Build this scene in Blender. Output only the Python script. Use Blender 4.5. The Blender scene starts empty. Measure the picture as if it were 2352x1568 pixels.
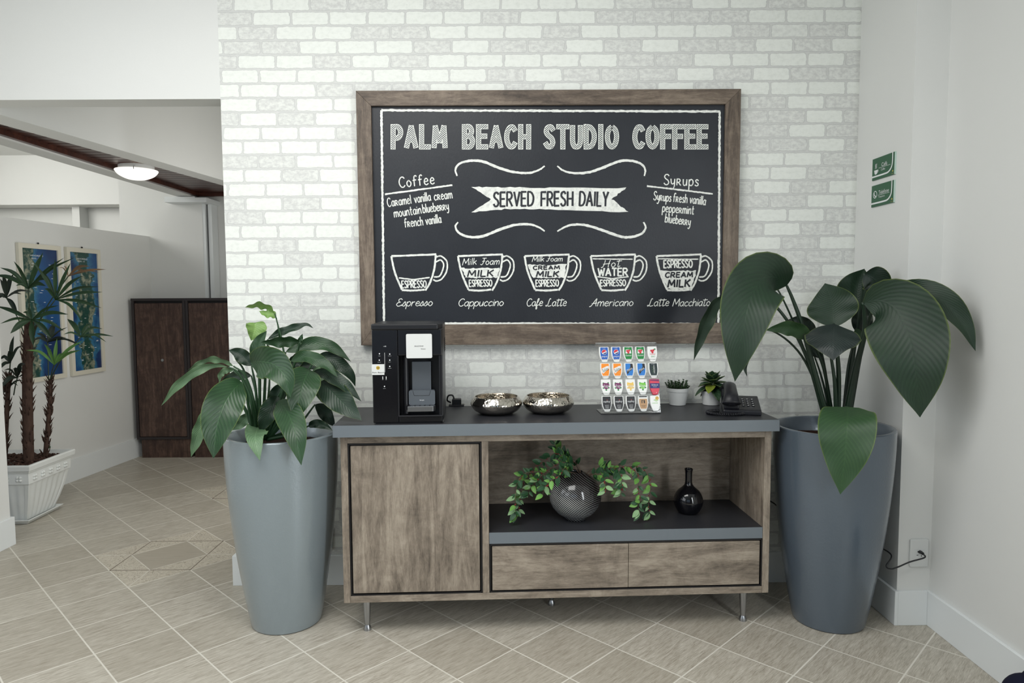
import bpy, bmesh, math, random
from mathutils import Vector, Matrix
random.seed(7)
SC = bpy.context.scene
COL = SC.collection
# ---------------------------------------------------------------- camera
IMW, IMH, FOC = 2352.0, 1568.0, 1570.0
CAM = Vector((0.0, -3.343, 1.4465))
YAW, PITCH, ROLL = -0.0019, 0.0691, -0.0056
_f = Vector((-math.sin(YAW) * math.cos(PITCH), math.cos(YAW) * math.cos(PITCH), -math.sin(PITCH)))
_r = Vector((math.cos(YAW), math.sin(YAW), 0.0))
_u = _r.cross(_f)
CR = math.cos(ROLL) * _r + math.sin(ROLL) * _u
CU = -math.sin(ROLL) * _r + math.cos(ROLL) * _u
CF = _f
cd = bpy.data.cameras.new('camera')
cam = bpy.data.objects.new('camera', cd)
COL.objects.link(cam)
cd.sensor_fit = 'HORIZONTAL'
cd.sensor_width = 36.0
cd.lens = 36.0 * FOC / IMW
cd.clip_start = 0.05
cam.matrix_world = Matrix(((CR.x, CU.x, -CF.x, CAM.x), (CR.y, CU.y, -CF.y, CAM.y), (CR.z, CU.z, -CF.z, CAM.z), (0, 0, 0, 1)))
SC.camera = cam
SC.view_settings.view_transform = 'Standard'
SC.view_settings.look = 'None'
SC.view_settings.gamma = 1.0
SC.view_settings.use_curve_mapping = False
SC.view_settings.exposure = -0.2
# ---------------------------------------------------------------- assumed daylight and added lights
w = bpy.data.worlds.new('sky')
SC.world = w
w.use_nodes = True
w.node_tree.nodes['Background'].inputs[0].default_value = (0.62, 0.72, 0.85, 1)
w.node_tree.nodes['Background'].inputs[1].default_value = 0.4


def area(name, loc, target, sx, sy, power, color):
    d = bpy.data.lights.new(name, 'AREA')
    d.shape = 'RECTANGLE'
    d.size, d.size_y = sx, sy
    d.energy, d.color = power, color
    o = bpy.data.objects.new(name, d)
    COL.objects.link(o)
    o.location = loc
    o.rotation_euler = (Vector(target) - Vector(loc)).to_track_quat('-Z', 'Y').to_euler()
    return o


area('assumed_side_daylight', (-3.02, -2.75, 2.2), (1.0, -1.6, 0.9), 3.4, 1.4, 46, (0.92, 0.955, 1.0))  # assumed daylight from the left; its window is out of view
area('assumed_front_daylight', (-0.9, -6.45, 2.3), (0.0, 0.0, 1.0), 3.0, 1.4, 9, (0.55, 0.78, 1.0))  # assumed daylight from behind the camera, window out of view
area('assumed_slit_daylight', (1.90, -3.2, 1.35), (-1.0, -0.5, 0.5), 0.30, 2.1, 52, (0.93, 0.97, 1.0))  # assumed slit of daylight out of view, puts a highlight on the left pot
area('added_top_light', (-0.9, -2.0, 3.14), (-0.8, -1.5, 0.0), 2.0, 1.5, 78, (1.0, 0.985, 0.95))  # added overhead light, brightens the floor and leaves the shelf in shade
area('assumed_far_daylight', (-5.6, 2.6, 3.0), (-3.6, 4.2, 1.6), 2.6, 1.4, 110, (1.0, 0.99, 0.95))  # added area light for assumed daylight beyond the partition; no window is built
area('hall_fill_light', (-1.27, 1.7, 1.35), (-3.4, 1.9, 1.25), 1.8, 2.2, 26, (1.0, 0.98, 0.94))  # added fill light for the hall; no door is built here


# ---------------------------------------------------------------- projection helpers (photo measurements -> world)
def ray(u, v):
    return CR * ((u - IMW / 2) / FOC) + CU * (-(v - IMH / 2) / FOC) + CF


def onp(u, v, n, d):
    r = ray(u, v)
    n = Vector(n)
    return CAM + r * ((d - CAM.dot(n)) / r.dot(n))


def P(u, v, y):
    return onp(u, v, (0, 1, 0), y)


def PZ(u, v, z):
    return onp(u, v, (0, 0, 1), z)


def PX(u, v, x):
    return onp(u, v, (1, 0, 0), x)


# ---------------------------------------------------------------- object helpers
def thing(name, label, cat, loc=(0, 0, 0), rz=0.0, group=None):
    o = bpy.data.objects.new(name, None)
    COL.objects.link(o)
    o.empty_display_size = 0.05
    o.location = loc
    o.rotation_euler = (0, 0, rz)
    return tag(o, label, cat, group)


def tag(o, label, cat, group=None):
    o['label'] = label
    o['category'] = cat
    if group:
        o['group'] = group
    return o


def struct(o):
    o['kind'] = 'structure'
    return o


def catmull(pts, n=6, closed=False):
    pts = [Vector(p) for p in pts]
    if len(pts) < 3 and not closed:
        return pts
    out = []
    m = len(pts)
    rng = range(m if closed else m - 1)
    for i in rng:
        if closed:
            p0, p1, p2, p3 = pts[(i - 1) % m], pts[i], pts[(i + 1) % m], pts[(i + 2) % m]
        else:
            p1, p2 = pts[i], pts[i + 1]
            p0 = pts[i - 1] if i > 0 else p1 * 2 - p2
            p3 = pts[i + 2] if i + 2 < m else p2 * 2 - p1
        for k in range(n):
            t = k / n
            out.append(0.5 * (2 * p1 + (p2 - p0) * t + (2 * p0 - 5 * p1 + 4 * p2 - p3) * t * t + (3 * p1 - p0 - 3 * p2 + p3) * t ** 3))
    if not closed:
        out.append(pts[-1])
    return out


class MB:
    def __init__(s):
        s.v, s.f, s.uv = [], [], []

    def add(s, vs, fs, uv=None):
        b = len(s.v)
        s.v += [tuple(p) for p in vs]
        s.uv += list(uv) if uv else [(0, 0)] * len(vs)
        s.f += [tuple(b + i for i in f) for f in fs]
        return s

    def box(s, x0, x1, y0, y1, z0, z1):
        vs = [(x, y, z) for x in (x0, x1) for y in (y0, y1) for z in (z0, z1)]
        return s.add(vs, [(0, 1, 3, 2), (4, 6, 7, 5), (0, 4, 5, 1), (2, 3, 7, 6), (0, 2, 6, 4), (1, 5, 7, 3)])

    def tube(s, pts, rad, n=8, cap=True):
        pts = [Vector(p) for p in pts]
        m = len(pts)
        if not hasattr(rad, '__len__'):
            rad = [rad] * m
        ref = None
        vs, fs = [], []
        for i, p in enumerate(pts):
            t = (pts[min(i + 1, m - 1)] - pts[max(i - 1, 0)]).normalized()
            if ref is None:
                ref = t.orthogonal().normalized()
            ref = (ref - t * ref.dot(t))
            ref = ref.normalized() if ref.length > 1e-6 else t.orthogonal().normalized()
            bi = t.cross(ref)
            for k in range(n):
                a = 2 * math.pi * k / n
                vs.append(p + (ref * math.cos(a) + bi * math.sin(a)) * rad[i])
        for i in range(m - 1):
            for k in range(n):
                k2 = (k + 1) % n
                fs.append((i * n + k, i * n + k2, (i + 1) * n + k2, (i + 1) * n + k))
        if cap:
            fs.append(tuple(range(n - 1, -1, -1)))
            fs.append(tuple((m - 1) * n + k for k in range(n)))
        return s.add(vs, fs)

    def lathe(s, prof, c=(0, 0, 0), n=48, closed=False):
        vs, fs = [], []
        m = len(prof)
        for (r, z) in prof:
            for k in range(n):
                a = 2 * math.pi * k / n
                vs.append((c[0] + r * math.cos(a), c[1] + r * math.sin(a), c[2] + z))
        for i in range(m if closed else m - 1):
            j = (i + 1) % m
            for k in range(n):
                k2 = (k + 1) % n
                fs.append((i * n + k, i * n + k2, j * n + k2, j * n + k))
        if not closed:
            if prof[0][0] > 1e-5:
                fs.append(tuple(range(n - 1, -1, -1)))
            if prof[-1][0] > 1e-5:
                fs.append(tuple((m - 1) * n + k for k in range(n)))
        return s.add(vs, fs)

    def prism(s, outline, fn, d0, d1):
        """outline: 2-D points; fn(a, b, d) -> 3-D point; extruded from d0 to d1"""
        n = len(outline)
        vs = [fn(a, b, d0) for a, b in outline] + [fn(a, b, d1) for a, b in outline]
        fs = [tuple(range(n)), tuple(range(2 * n - 1, n - 1, -1))]
        for i in range(n):
            j = (i + 1) % n
            fs.append((i, i + n, j + n, j))
        return s.add(vs, fs)

    def sphere(s, c, r, n=10, m=6, sq=(1, 1, 1)):
        prof = [(r * math.sin(math.pi * i / m), -r * math.cos(math.pi * i / m)) for i in range(m + 1)]
        b = len(s.v)
        s.lathe([(max(a, 1e-6), z) for a, z in prof], (0, 0, 0), n)
        for i in range(b, len(s.v)):
            p = s.v[i]
            s.v[i] = (c[0] + p[0] * sq[0], c[1] + p[1] * sq[1], c[2] + p[2] * sq[2])
        return s

    def xform(s, fn):
        s.v = [tuple(fn(Vector(p))) for p in s.v]
        return s

    def build(s, name, mat, parent=None, smooth=False, bevel=0.0, weld=False, subs=0, origin=None):
        me = bpy.data.meshes.new(name)
        vs = s.v
        if origin is not None:
            ov = Vector(origin)
            vs = [tuple(Vector(p) - ov) for p in vs]
        me.from_pydata(vs, [], s.f)
        me.update()
        if any(u != (0, 0) for u in s.uv):
            l = me.uv_layers.new(name='leaf')
            for lp in me.loops:
                l.data[lp.index].uv = s.uv[lp.vertex_index]
        bm = bmesh.new()
        bm.from_mesh(me)
        if weld:
            bmesh.ops.remove_doubles(bm, verts=bm.verts, dist=1e-5)
        bmesh.ops.recalc_face_normals(bm, faces=bm.faces)
        bm.to_mesh(me)
        bm.free()
        me.materials.append(mat)
        o = bpy.data.objects.new(name, me)
        COL.objects.link(o)
        if parent is not None:
            o.parent = parent
        if origin is not None:
            o.location = origin
        if smooth:
            for p in me.polygons:
                p.use_smooth = True
        if bevel:
            md = o.modifiers.new('bevel', 'BEVEL')
            md.width = bevel
            md.segments = 3
            md.limit_method = 'ANGLE'
            md.angle_limit = math.radians(40)
            md.harden_normals = False
        if subs:
            md = o.modifiers.new('subdivision', 'SUBSURF')
            md.levels = md.render_levels = subs
        return o


def smooth_by_angle(o, deg=35):
    me = o.data
    for p in me.polygons:
        p.use_smooth = True
    bm = bmesh.new()
    bm.from_mesh(me)
    for e in bm.edges:
        e.smooth = not (len(e.link_faces) == 2 and e.calc_face_angle(0) > math.radians(deg))
    bm.to_mesh(me)
    bm.free()
    return o


def lin(r, g=None, b=None):
    if g is None:
        g = b = r
    f = lambda c: (c / 255 / 12.92) if c / 255 <= 0.04045 else ((c / 255 + 0.055) / 1.055) ** 2.4
    return (f(r), f(g), f(b), 1.0)


# ---------------------------------------------------------------- materials
class NT:
    def __init__(s, name, rough=0.5, spec=0.5, metal=0.0, col=None, coat=0.0):
        s.m_ = bpy.data.materials.new(name)
        s.m_.use_nodes = True
        s.t = s.m_.node_tree
        s.b = s.t.nodes['Principled BSDF']
        s.set('Roughness', rough)
        s.set('Specular IOR Level', spec)
        s.set('Metallic', metal)
        if coat:
            s.set('Coat Weight', coat)
            s.set('Coat Roughness', 0.08)
        if col:
            s.set('Base Color', col)
        s.co = None

    def set(s, k, v):
        s.wire(v, s.b.inputs[k])

    def wire(s, v, inp):
        if v is None:
            return
        if isinstance(v, bpy.types.NodeSocket):
            s.t.links.new(v, inp)
        else:
            if hasattr(inp.default_value, '__len__') and not hasattr(v, '__len__'):
                v = [v] * len(inp.default_value)
            inp.default_value = v

    def obj(s):
        if s.co is None:
            s.co = s.t.nodes.new('ShaderNodeTexCoord').outputs['Object']
        return s.co

    def uvc(s):
        return s.t.nodes.new('ShaderNodeTexCoord').outputs['UV']

    def m(s, op, a, b=None, c=None):
        n = s.t.nodes.new('ShaderNodeMath')
        n.operation = op
        for i, x in enumerate((a, b, c)):
            s.wire(x, n.inputs[i])
        return n.outputs[0]

    def xyz(s, v):
        n = s.t.nodes.new('ShaderNodeSeparateXYZ')
        s.wire(v, n.inputs[0])
        return n.outputs

    def com(s, x, y, z):
        n = s.t.nodes.new('ShaderNodeCombineXYZ')
        for i, q in enumerate((x, y, z)):
            s.wire(q, n.inputs[i])
        return n.outputs[0]

    def map(s, v, sc=(1, 1, 1), rot=(0, 0, 0), loc=(0, 0, 0)):
        n = s.t.nodes.new('ShaderNodeMapping')
        s.wire(v, n.inputs[0])
        n.inputs['Location'].default_value = loc
        n.inputs['Rotation'].default_value = rot
        n.inputs['Scale'].default_value = sc
        return n.outputs[0]

    def noise(s, v, scale, detail=3.0, rough=0.55, dist=0.0):
        n = s.t.nodes.new('ShaderNodeTexNoise')
        s.wire(v, n.inputs['Vector'])
        n.inputs['Scale'].default_value = scale
        n.inputs['Detail'].default_value = detail
        n.inputs['Roughness'].default_value = rough
        n.inputs['Distortion'].default_value = dist
        return n.outputs['Fac']

    def white(s, v):
        n = s.t.nodes.new('ShaderNodeTexWhiteNoise')
        s.wire(v, n.inputs['Vector'])
        return n.outputs['Value']

    def mix(s, f, a, b, mode='MIX'):
        n = s.t.nodes.new('ShaderNodeMix')
        n.data_type = 'RGBA'
        n.blend_type = mode
        s.wire(f, n.inputs[0])
        s.wire(a, n.inputs[6])
        s.wire(b, n.inputs[7])
        return n.outputs[2]

    def step(s, x, a, b):
        n = s.t.nodes.new('ShaderNodeMapRange')
        n.interpolation_type = 'SMOOTHSTEP'
        s.wire(x, n.inputs[0])
        n.inputs[1].default_value = a
        n.inputs[2].default_value = b
        return n.outputs[0]

    def ramp(s, f, stops):
        n = s.t.nodes.new('ShaderNodeValToRGB')
        e = n.color_ramp.elements
        while len(e) < len(stops):
            e.new(0.5)
        for i, (p, c) in enumerate(stops):
            e[i].position, e[i].color = p, c
        s.wire(f, n.inputs[0])
        return n.outputs[0]

    def bump(s, h, strength=0.3, dist=0.01):
        n = s.t.nodes.new('ShaderNodeBump')
        n.inputs['Strength'].default_value = strength
        n.inputs['Distance'].default_value = dist
        s.wire(h, n.inputs['Height'])
        s.t.links.new(n.outputs[0], s.b.inputs['Normal'])
        s.t.links.new(n.outputs[0], s.b.inputs['Coat Normal'])


def plain(name, col, rough=0.5, spec=0.5, metal=0.0, coat=0.0, grain=0.0, gscale=200):
    t = NT(name, rough, spec, metal, col, coat)
    if grain:
        n = t.noise(t.obj(), gscale, 2)
        t.bump(n, grain, 0.002)
    return t.m_


def paint_mat(name, col):
    t = NT(name, 0.55, 0.35)
    n = t.noise(t.obj(), 1.3, 3)
    t.set('Base Color', t.mix(n, col, tuple(c * 0.93 for c in col[:3]) + (1,)))
    t.bump(t.noise(t.obj(), 120, 2), 0.08, 0.002)
    return t.m_


def brick_mat():
    t = NT('white_brick_wallpaper', 0.75, 0.25)
    o = t.obj()
    wob = t.noise(o, 26, 2)
    wob2 = t.noise(t.map(o, loc=(5, 5, 5)), 26, 2)
    x, y, z = t.xyz(o)
    z2 = t.m('ADD', t.m('DIVIDE', t.m('ADD', z, 0.0162), 0.0668), t.m('MULTIPLY', t.m('SUBTRACT', wob, 0.5), 0.16))
    row = t.m('FLOOR', z2)
    fz = t.m('FRACT', z2)
    shift = t.m('ADD', t.m('MULTIPLY', t.m('MODULO', t.m('ABSOLUTE', row), 2.0), 0.5), t.m('MULTIPLY', t.white(t.com(row, 3.3, 0.0)), 0.22))
    x2 = t.m('ADD', t.m('ADD', t.m('DIVIDE', x, 0.181), shift), t.m('MULTIPLY', t.m('SUBTRACT', wob2, 0.5), 0.10))
    colm = t.m('FLOOR', x2)
    fx = t.m('FRACT', x2)
    ex = t.m('MULTIPLY', t.m('MINIMUM', fx, t.m('SUBTRACT', 1.0, fx)), 0.181)
    ez = t.m('MULTIPLY', t.m('MINIMUM', fz, t.m('SUBTRACT', 1.0, fz)), 0.0668)
    # rounded corner distance
    rx = t.m('MAXIMUM', t.m('SUBTRACT', 0.014, ex), 0.0)
    rz_ = t.m('MAXIMUM', t.m('SUBTRACT', 0.014, ez), 0.0)
    d = t.m('SUBTRACT', 0.014, t.m('SQRT', t.m('ADD', t.m('MULTIPLY', rx, rx), t.m('MULTIPLY', rz_, rz_))))
    d = t.m('ADD', d, t.m('MULTIPLY', t.m('SUBTRACT', t.noise(o, 90, 2), 0.5), 0.004))
    face = t.step(d, 0.0035, 0.0058)
    line = t.m('MULTIPLY', t.step(d, 0.0018, 0.0042), t.m('SUBTRACT', 1.0, t.step(d, 0.0042, 0.0072)))
    rnd = t.white(t.com(colm, row, 1.7))
    mott = t.noise(t.map(o, sc=(1, 1, 1.5)), 38, 5, 0.7)
    grey = t.mix(t.step(mott, 0.36, 0.64), lin(204, 205, 202), lin(226, 228, 223))
    white = t.mix(t.step(mott, 0.25, 0.6), lin(222, 225, 219), lin(233, 236, 230))
    b = t.mix(t.step(rnd, 0.58, 0.64), white, grey)
    mort = t.mix(t.noise(o, 60, 3), lin(202, 203, 200), lin(216, 217, 214))
    c = t.mix(face, mort, b)
    c = t.mix(t.m('MULTIPLY', line, 0.55), c, lin(178, 180, 178))
    t.set('Base Color', c)
    t.bump(t.m('ADD', t.m('MULTIPLY', face, 0.6), t.m('MULTIPLY', mott, 0.25)), 0.12, 0.004)
    return t.m_


TH, TS, TOX, TOY = 0.7938, 0.30, -2.5514, 0.1801


def tile_mat():
    t = NT('beige_floor_tile', 0.38, 0.45)
    o = t.obj()
    x, y, z = t.xyz(o)
    x = t.m('SUBTRACT', x, TOX)
    y = t.m('SUBTRACT', y, TOY)
    c, s = math.cos(TH), math.sin(TH)
    i = t.m('DIVIDE', t.m('ADD', t.m('MULTIPLY', x, c), t.m('MULTIPLY', y, s)), TS)
    j = t.m('DIVIDE', t.m('SUBTRACT', t.m('MULTIPLY', y, c), t.m('MULTIPLY', x, s)), TS)
    fi, fj = t.m('FRACT', i), t.m('FRACT', j)
    ii, jj = t.m('FLOOR', i), t.m('FLOOR', j)
    e = t.m('MINIMUM', t.m('MINIMUM', fi, t.m('SUBTRACT', 1.0, fi)), t.m('MINIMUM', fj, t.m('SUBTRACT', 1.0, fj)))
    grout = t.m('SUBTRACT', 1.0, t.step(e, 0.007, 0.013))
    rnd = t.white(t.com(ii, jj, 0.3))
    rnd2 = t.white(t.com(ii, jj, 4.1))
    v = t.com(t.m('ADD', i, t.m('MULTIPLY', rnd, 40.0)), t.m('ADD', j, t.m('MULTIPLY', rnd2, 40.0)), 0.0)
    st = t.noise(t.map(v, sc=(0.9, 7.0, 1), rot=(0, 0, 0.16)), 3.0, 8, 0.75, 0.5)
    fine = t.noise(t.map(v, sc=(1.5, 22.0, 1), rot=(0, 0, 0.16)), 5.0, 3, 0.6)
    k = t.m('ADD', t.m('MULTIPLY', st, 0.6), t.m('MULTIPLY', fine, 0.4))
    base = t.ramp(k, [(0.36, lin(142, 134, 120)), (0.49, lin(178, 172, 159)), (0.62, lin(204, 199, 187))])
    base = t.mix(t.m('ADD', 0.02, t.m('MULTIPLY', rnd, 0.42)), base, t.mix(k, lin(128, 120, 105), lin(164, 156, 141)))
    col = t.mix(grout, base, lin(214, 210, 199))
    t.set('Base Color', col)
    t.set('Roughness', t.m('ADD', 0.30, t.m('MULTIPLY', k, 0.2)))
    t.bump(t.m('ADD', t.m('MULTIPLY', t.m('SUBTRACT', 1.0, grout), 0.7), t.m('MULTIPLY', k, 0.12)), 0.2, 0.003)
    return t.m_


def wood_mat(name, axis, cols, rough=0.5, scale=1.0, fine=1.0):
    """weathered oak laminate; axis = grain direction 0 x, 1 y, 2 z"""
    t = NT(name, rough, 0.35)
    o = t.obj()
    sc = [9.0, 9.0, 9.0]
    sc[axis] = 1.1
    n1 = t.noise(t.map(o, sc=tuple(q * scale for q in sc)), 2.0, 6, 0.68, 1.1)
    sc2 = [70.0, 70.0, 70.0]
    sc2[axis] = 12.0
    n2 = t.noise(t.map(o, sc=tuple(sc2)), 1.5 * fine, 6, 0.78, 0.8)
    n3 = t.noise(t.map(o, sc=(3, 3, 3)), 2.1 * scale, 5, 0.7, 1.2)
    k = t.m('ADD', t.m('ADD', t.m('MULTIPLY', n1, 0.45), t.m('MULTIPLY', n2, 0.28)), t.m('MULTIPLY', n3, 0.27))
    t.set('Base Color', t.ramp(k, [(0.36, cols[0]), (0.49, cols[1]), (0.60, cols[2])]))
    t.bump(n2, 0.12, 0.002)
    return t.m_


def leaf_mat(name, dark, light, rough=0.38, nv=16.0, relief=0.18, rib=0.35):
    t = NT(name, rough, 0.45)
    u, v, z = t.xyz(t.uvc())
    a = t.m('ABSOLUTE', t.m('SUBTRACT', u, 0.5))
    ph = t.m('MULTIPLY', t.m('SUBTRACT', v, t.m('MULTIPLY', a, 0.55)), nv * 2 * math.pi)
    s = t.m('MULTIPLY', t.m('ADD', t.m('SINE', ph), 1.0), 0.5)
    vein = t.m('POWER', s, 4.0)
    fine = t.m('MULTIPLY', t.m('ADD', t.m('SINE', t.m('MULTIPLY', ph, 4.0)), 1.0), 0.5)
    mid = t.m('SUBTRACT', 1.0, t.step(a, 0.006, 0.022))
    big = t.noise(t.obj(), 14, 3)
    c = t.mix(t.m('ADD', t.m('MULTIPLY', big, 0.62), t.m('MULTIPLY', vein, 0.22)), dark, light)
    c = t.mix(t.m('MULTIPLY', mid, rib), c, tuple(min(1, q * 1.35) for q in light[:3]) + (1,))
    edge = t.step(a, 0.47, 0.495)
    c = t.mix(t.m('MULTIPLY', edge, 0.45), c, lin(112, 128, 56))
    t.set('Base Color', c)
    t.bump(t.m('ADD', t.m('ADD', t.m('MULTIPLY', s, 0.8), t.m('MULTIPLY', fine, 0.15)), t.m('MULTIPLY', mid, -0.8)), relief, 0.004)
    return t.m_


WHITE = paint_mat('white_wall_paint', lin(224, 225, 222))
SKIRT = plain('white_baseboard', lin(226, 230, 230), 0.4)
BRICK = brick_mat()
TILE = tile_mat()
OAKS = [lin(80, 72, 64), lin(132, 121, 108), lin(164, 153, 138)]
OAKV = wood_mat('weathered_oak_upright', 2, OAKS)
OAKH = wood_mat('weathered_oak_level', 0, OAKS)
OAKD = wood_mat('weathered_oak_deep', 1, OAKS)
FRS = [lin(60, 52, 46), lin(102, 90, 79), lin(134, 121, 107)]
FRH = wood_mat('brown_oak_level', 0, FRS)
FRV = wood_mat('brown_oak_upright', 2, FRS)
DKS = [lin(46, 34, 31), lin(70, 53, 46), lin(98, 77, 67)]
DARKV = wood_mat('dark_walnut_upright', 2, DKS, 0.45, 1.6)
DARKF = plain('dark_walnut_edge', lin(42, 36, 37), 0.45)
REDWOOD = wood_mat('mahogany_ceiling_board', 0, [lin(42, 22, 18), lin(66, 36, 28), lin(90, 52, 40)], 0.3)
GREYLAM = plain('charcoal_laminate', lin(46, 47, 51), 0.42, 0.4, grain=0.12, gscale=420)
EDGEB = plain('slate_edge_band', lin(108, 116, 122), 0.45, 0.4, grain=0.1, gscale=420)
BLACKGAP = plain('black_recess', lin(18, 16, 17), 0.6)
CHROME = plain('brushed_steel', lin(170, 172, 175), 0.28, 0.5, 1.0)
BLACKGLOSS = plain('black_gloss_plastic', lin(16, 17, 21), 0.14, 0.5, 0.0, 0.4)
BLACKSATIN = plain('black_satin_plastic', lin(24, 25, 29), 0.38)
WHITEPL = plain('white_plastic', lin(216, 218, 216), 0.32)
# ================================================================ setting
XL, XR, XW, YJ = -1.3805, 1.675, 1.817, -0.452
YB = -6.6
CEIL = 3.15


def slab(name, mat, *boxes, bevel=0.0):
    b = MB()
    for q in boxes:
        b.box(*q)
    return struct(b.build(name, mat, bevel=bevel))


slab('floor', TILE, (-6.6, 2.2, YB, 6.0, -0.12, 0.0))
slab('ceiling', WHITE, (-6.6, 2.2, YB, -2.8, CEIL, CEIL + 0.12), (-6.6, 2.2, -1.2, 6.0, CEIL, CEIL + 0.12), (-6.6, -1.95, -2.8, -1.2, CEIL, CEIL + 0.12), (0.15, 2.2, -2.8, -1.2, CEIL, CEIL + 0.12))  # unseen opening left for the added top light
slab('wall_brick', BRICK, (XL, XR, 0.0, 0.13, 0.0, CEIL))
slab('wall_header', WHITE, (-6.4, XL, 0.0, 0.13, 2.385, CEIL))
slab('wall_jamb', WHITE, (XR, XW, YJ, 0.13, 0.0, CEIL))
slab('wall_right', WHITE, (XW, XW + 0.15, -2.9, YJ + 0.4, 0.0, CEIL), (XW, XW + 0.15, YB, -3.5, 0.0, CEIL), (XW, XW + 0.15, -3.5, -2.9, 0.0, 0.25), (XW, XW + 0.15, -3.5, -2.9, 2.45, CEIL))  # slit opening out of view, assumed from the left pot's highlight
# left wall with an assumed window opening (out of the picture) and its visible end
slab('wall_left', WHITE, (-3.10, -2.925, -1.0, 0.570, 0.0, 2.62), (-3.10, -2.925, -1.0, 0.0, 2.62, CEIL), (-3.10, -2.925, YB, -4.5, 0.0, CEIL),
     (-3.10, -2.925, -4.5, -1.0, 0.0, 0.55), (-3.10, -2.925, -4.5, -1.0, 2.95, CEIL))
slab('wall_front', FRV, (-3.1, -2.45, YB, YB + 0.12, 0, CEIL), (0.65, 1.95, YB, YB + 0.12, 0, CEIL), (-2.45, 0.65, YB, YB + 0.12, 0, 0.6), (-2.45, 0.65, YB, YB + 0.12, 3.0, CEIL))  # out of view, window assumed; dark wood chosen to keep front fill light low
# frames of the assumed windows, all out of view
def win_frame(name, along, fixed, a0, a1, z0, z1, n):
    b = MB()
    t = 0.03
    def bx(p0, p1, q0, q1):
        if along == 'y':
            b.box(fixed - 0.02, fixed + 0.02, p0, p1, q0, q1)
        else:
            b.box(p0, p1, fixed - 0.02, fixed + 0.02, q0, q1)
    bx(a0, a1, z0, z0 + 2 * t); bx(a0, a1, z1 - 2 * t, z1)
    for k in range(n + 1):
        a = a0 + (a1 - a0) * k / n
        bx(max(a0, a - t), min(a1, a + t), z0, z1)
    return struct(b.build(name, SKIRT))
win_frame('assumed_window_1', 'y', -2.96, -4.5, -1.0, 0.55, 2.95, 3)
win_frame('assumed_window_2', 'x', YB + 0.2, -2.45, 0.65, 0.6, 3.0, 3)

# hall behind the opening
def quad_wall(name, pts, z0, z1, mat):
    b = MB()
    n = len(pts)
    vs = [(x, y, z0) for x, y in pts] + [(x, y, z1) for x, y in pts]
    fs = [tuple(range(n)), tuple(range(2 * n - 1, n - 1, -1))]
    for i in range(n):
        j = (i + 1) % n
        fs.append((i, j, j + n, i + n))
    b.add(vs, fs)
    return struct(b.build(name, mat))


def part_x(y):
    return -3.455 + 0.09 * (y - 1.945)


quad_wall('wall_partition', [(part_x(0.75), 0.75), (part_x(3.08), 3.08), (part_x(3.08) - 0.22, 3.08), (part_x(0.75) - 0.22, 0.75)], 0, 2.0, WHITE)
quad_wall('baseboard_partition', [(part_x(0.75) + 0.016, 0.75), (part_x(3.07) + 0.016, 3.07), (part_x(3.07), 3.07), (part_x(0.75), 0.75)], 0, 0.17, SKIRT)
slab('wall_hall_back', WHITE, (-3.62, -2.855, 3.07, 3.35, 0.0, CEIL))
slab('wall_hall_recess', WHITE, (-2.855, -1.1, 3.22, 3.35, 0.0, CEIL))
slab('wall_hall_right', WHITE, (-1.25, -1.10, 0.13, 3.22, 0.0, CEIL))
slab('wall_far', WHITE, (-6.6, -3.2, 5.4, 5.55, 0.0, CEIL), (-5.42, -5.33, 5.22, 5.4, 0.0, 2.58))
slab('wall_far_left', WHITE, (-6.75, -6.6, 0.0, 5.5, 0.0, CEIL))
slab('beam_1', WHITE, (-6.6, -4.25, 5.05, 5.35, 2.56, CEIL))
# two dropped beams with a strip of timber ceiling between
quad_wall('beam_2', [(-2.53, 0.13), (-2.15, 2.8), (-2.06, 3.22), (-2.20, 3.22), (-2.35, 2.4), (-2.70, 0.13)], 2.35, CEIL, WHITE)
slab('beam_3', WHITE, (-3.03, -2.895, 0.60, 3.07, 2.35, CEIL))
def timber():
    b = MB()
    y = 0.2
    k = 0
    while y < 3.05:
        x1 = -2.70 + (y - 0.13) / 2.27 * 0.35
        b.box(-2.895, x1 + 0.04, y, y + 0.078, 2.392, 2.41)
        b.box(-2.895, x1 + 0.04, y + 0.078, y + 0.086, 2.40, 2.41)
        y += 0.086
    b.box(-2.90, -2.2, 3.02, 3.07, 2.36, 2.40)
    b.box(-2.895, -2.86, 0.2, 3.05, 2.36, 2.395)
    return struct(b.build('ceiling_timber_strip', REDWOOD, bevel=0.003))
timber()
slab('trim_1', SKIRT, (-3.13, -2.8552, 2.93, 3.07, 2.295, 2.345), (-2.855, -2.75, 2.93, 3.22, 2.295, 2.335))
slab('trim_2', SKIRT, (-2.855, -2.828, 3.072, 3.20, 0.0, 2.295), (-2.81, -2.775, 3.09, 3.215, 0.0, 2.295))
slab('trim_3', plain('grey_joint', lin(110, 112, 112), 0.6), (-2.828, -2.81, 3.10, 3.215, 0.0, 2.29))
# baseboards
BT, BH = 0.015, 0.152
slab('baseboard_back', SKIRT, (XL - BT, XR, -BT, 0.0, 0.0, BH), (XL - BT, XL, 0.0, 0.145, 0.0, BH), bevel=0.002)
slab('baseboard_jamb', SKIRT, (XR - BT, XR, YJ - BT, -BT, 0.0, BH), (XR, XW - BT, YJ - BT, YJ, 0.0, BH), bevel=0.002)
slab('baseboard_right', SKIRT, (XW - BT, XW, YB + 0.12, YJ, 0.0, BH), bevel=0.002)
slab('baseboard_left', SKIRT, (-2.925, -2.91, YB + 0.12, 0.586, 0.0, 0.165), (-3.10, -2.925, 0.570, 0.586, 0.0, 0.165), bevel=0.002)

# patterned tile inlays laid in the floor
def tile_pt(i, j, z=0.0):
    c, s = math.cos(TH), math.sin(TH)
    x, y = i * TS, -j * TS
    return (TOX + c * x - s * y, TOY + s * x + c * y, z)


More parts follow.
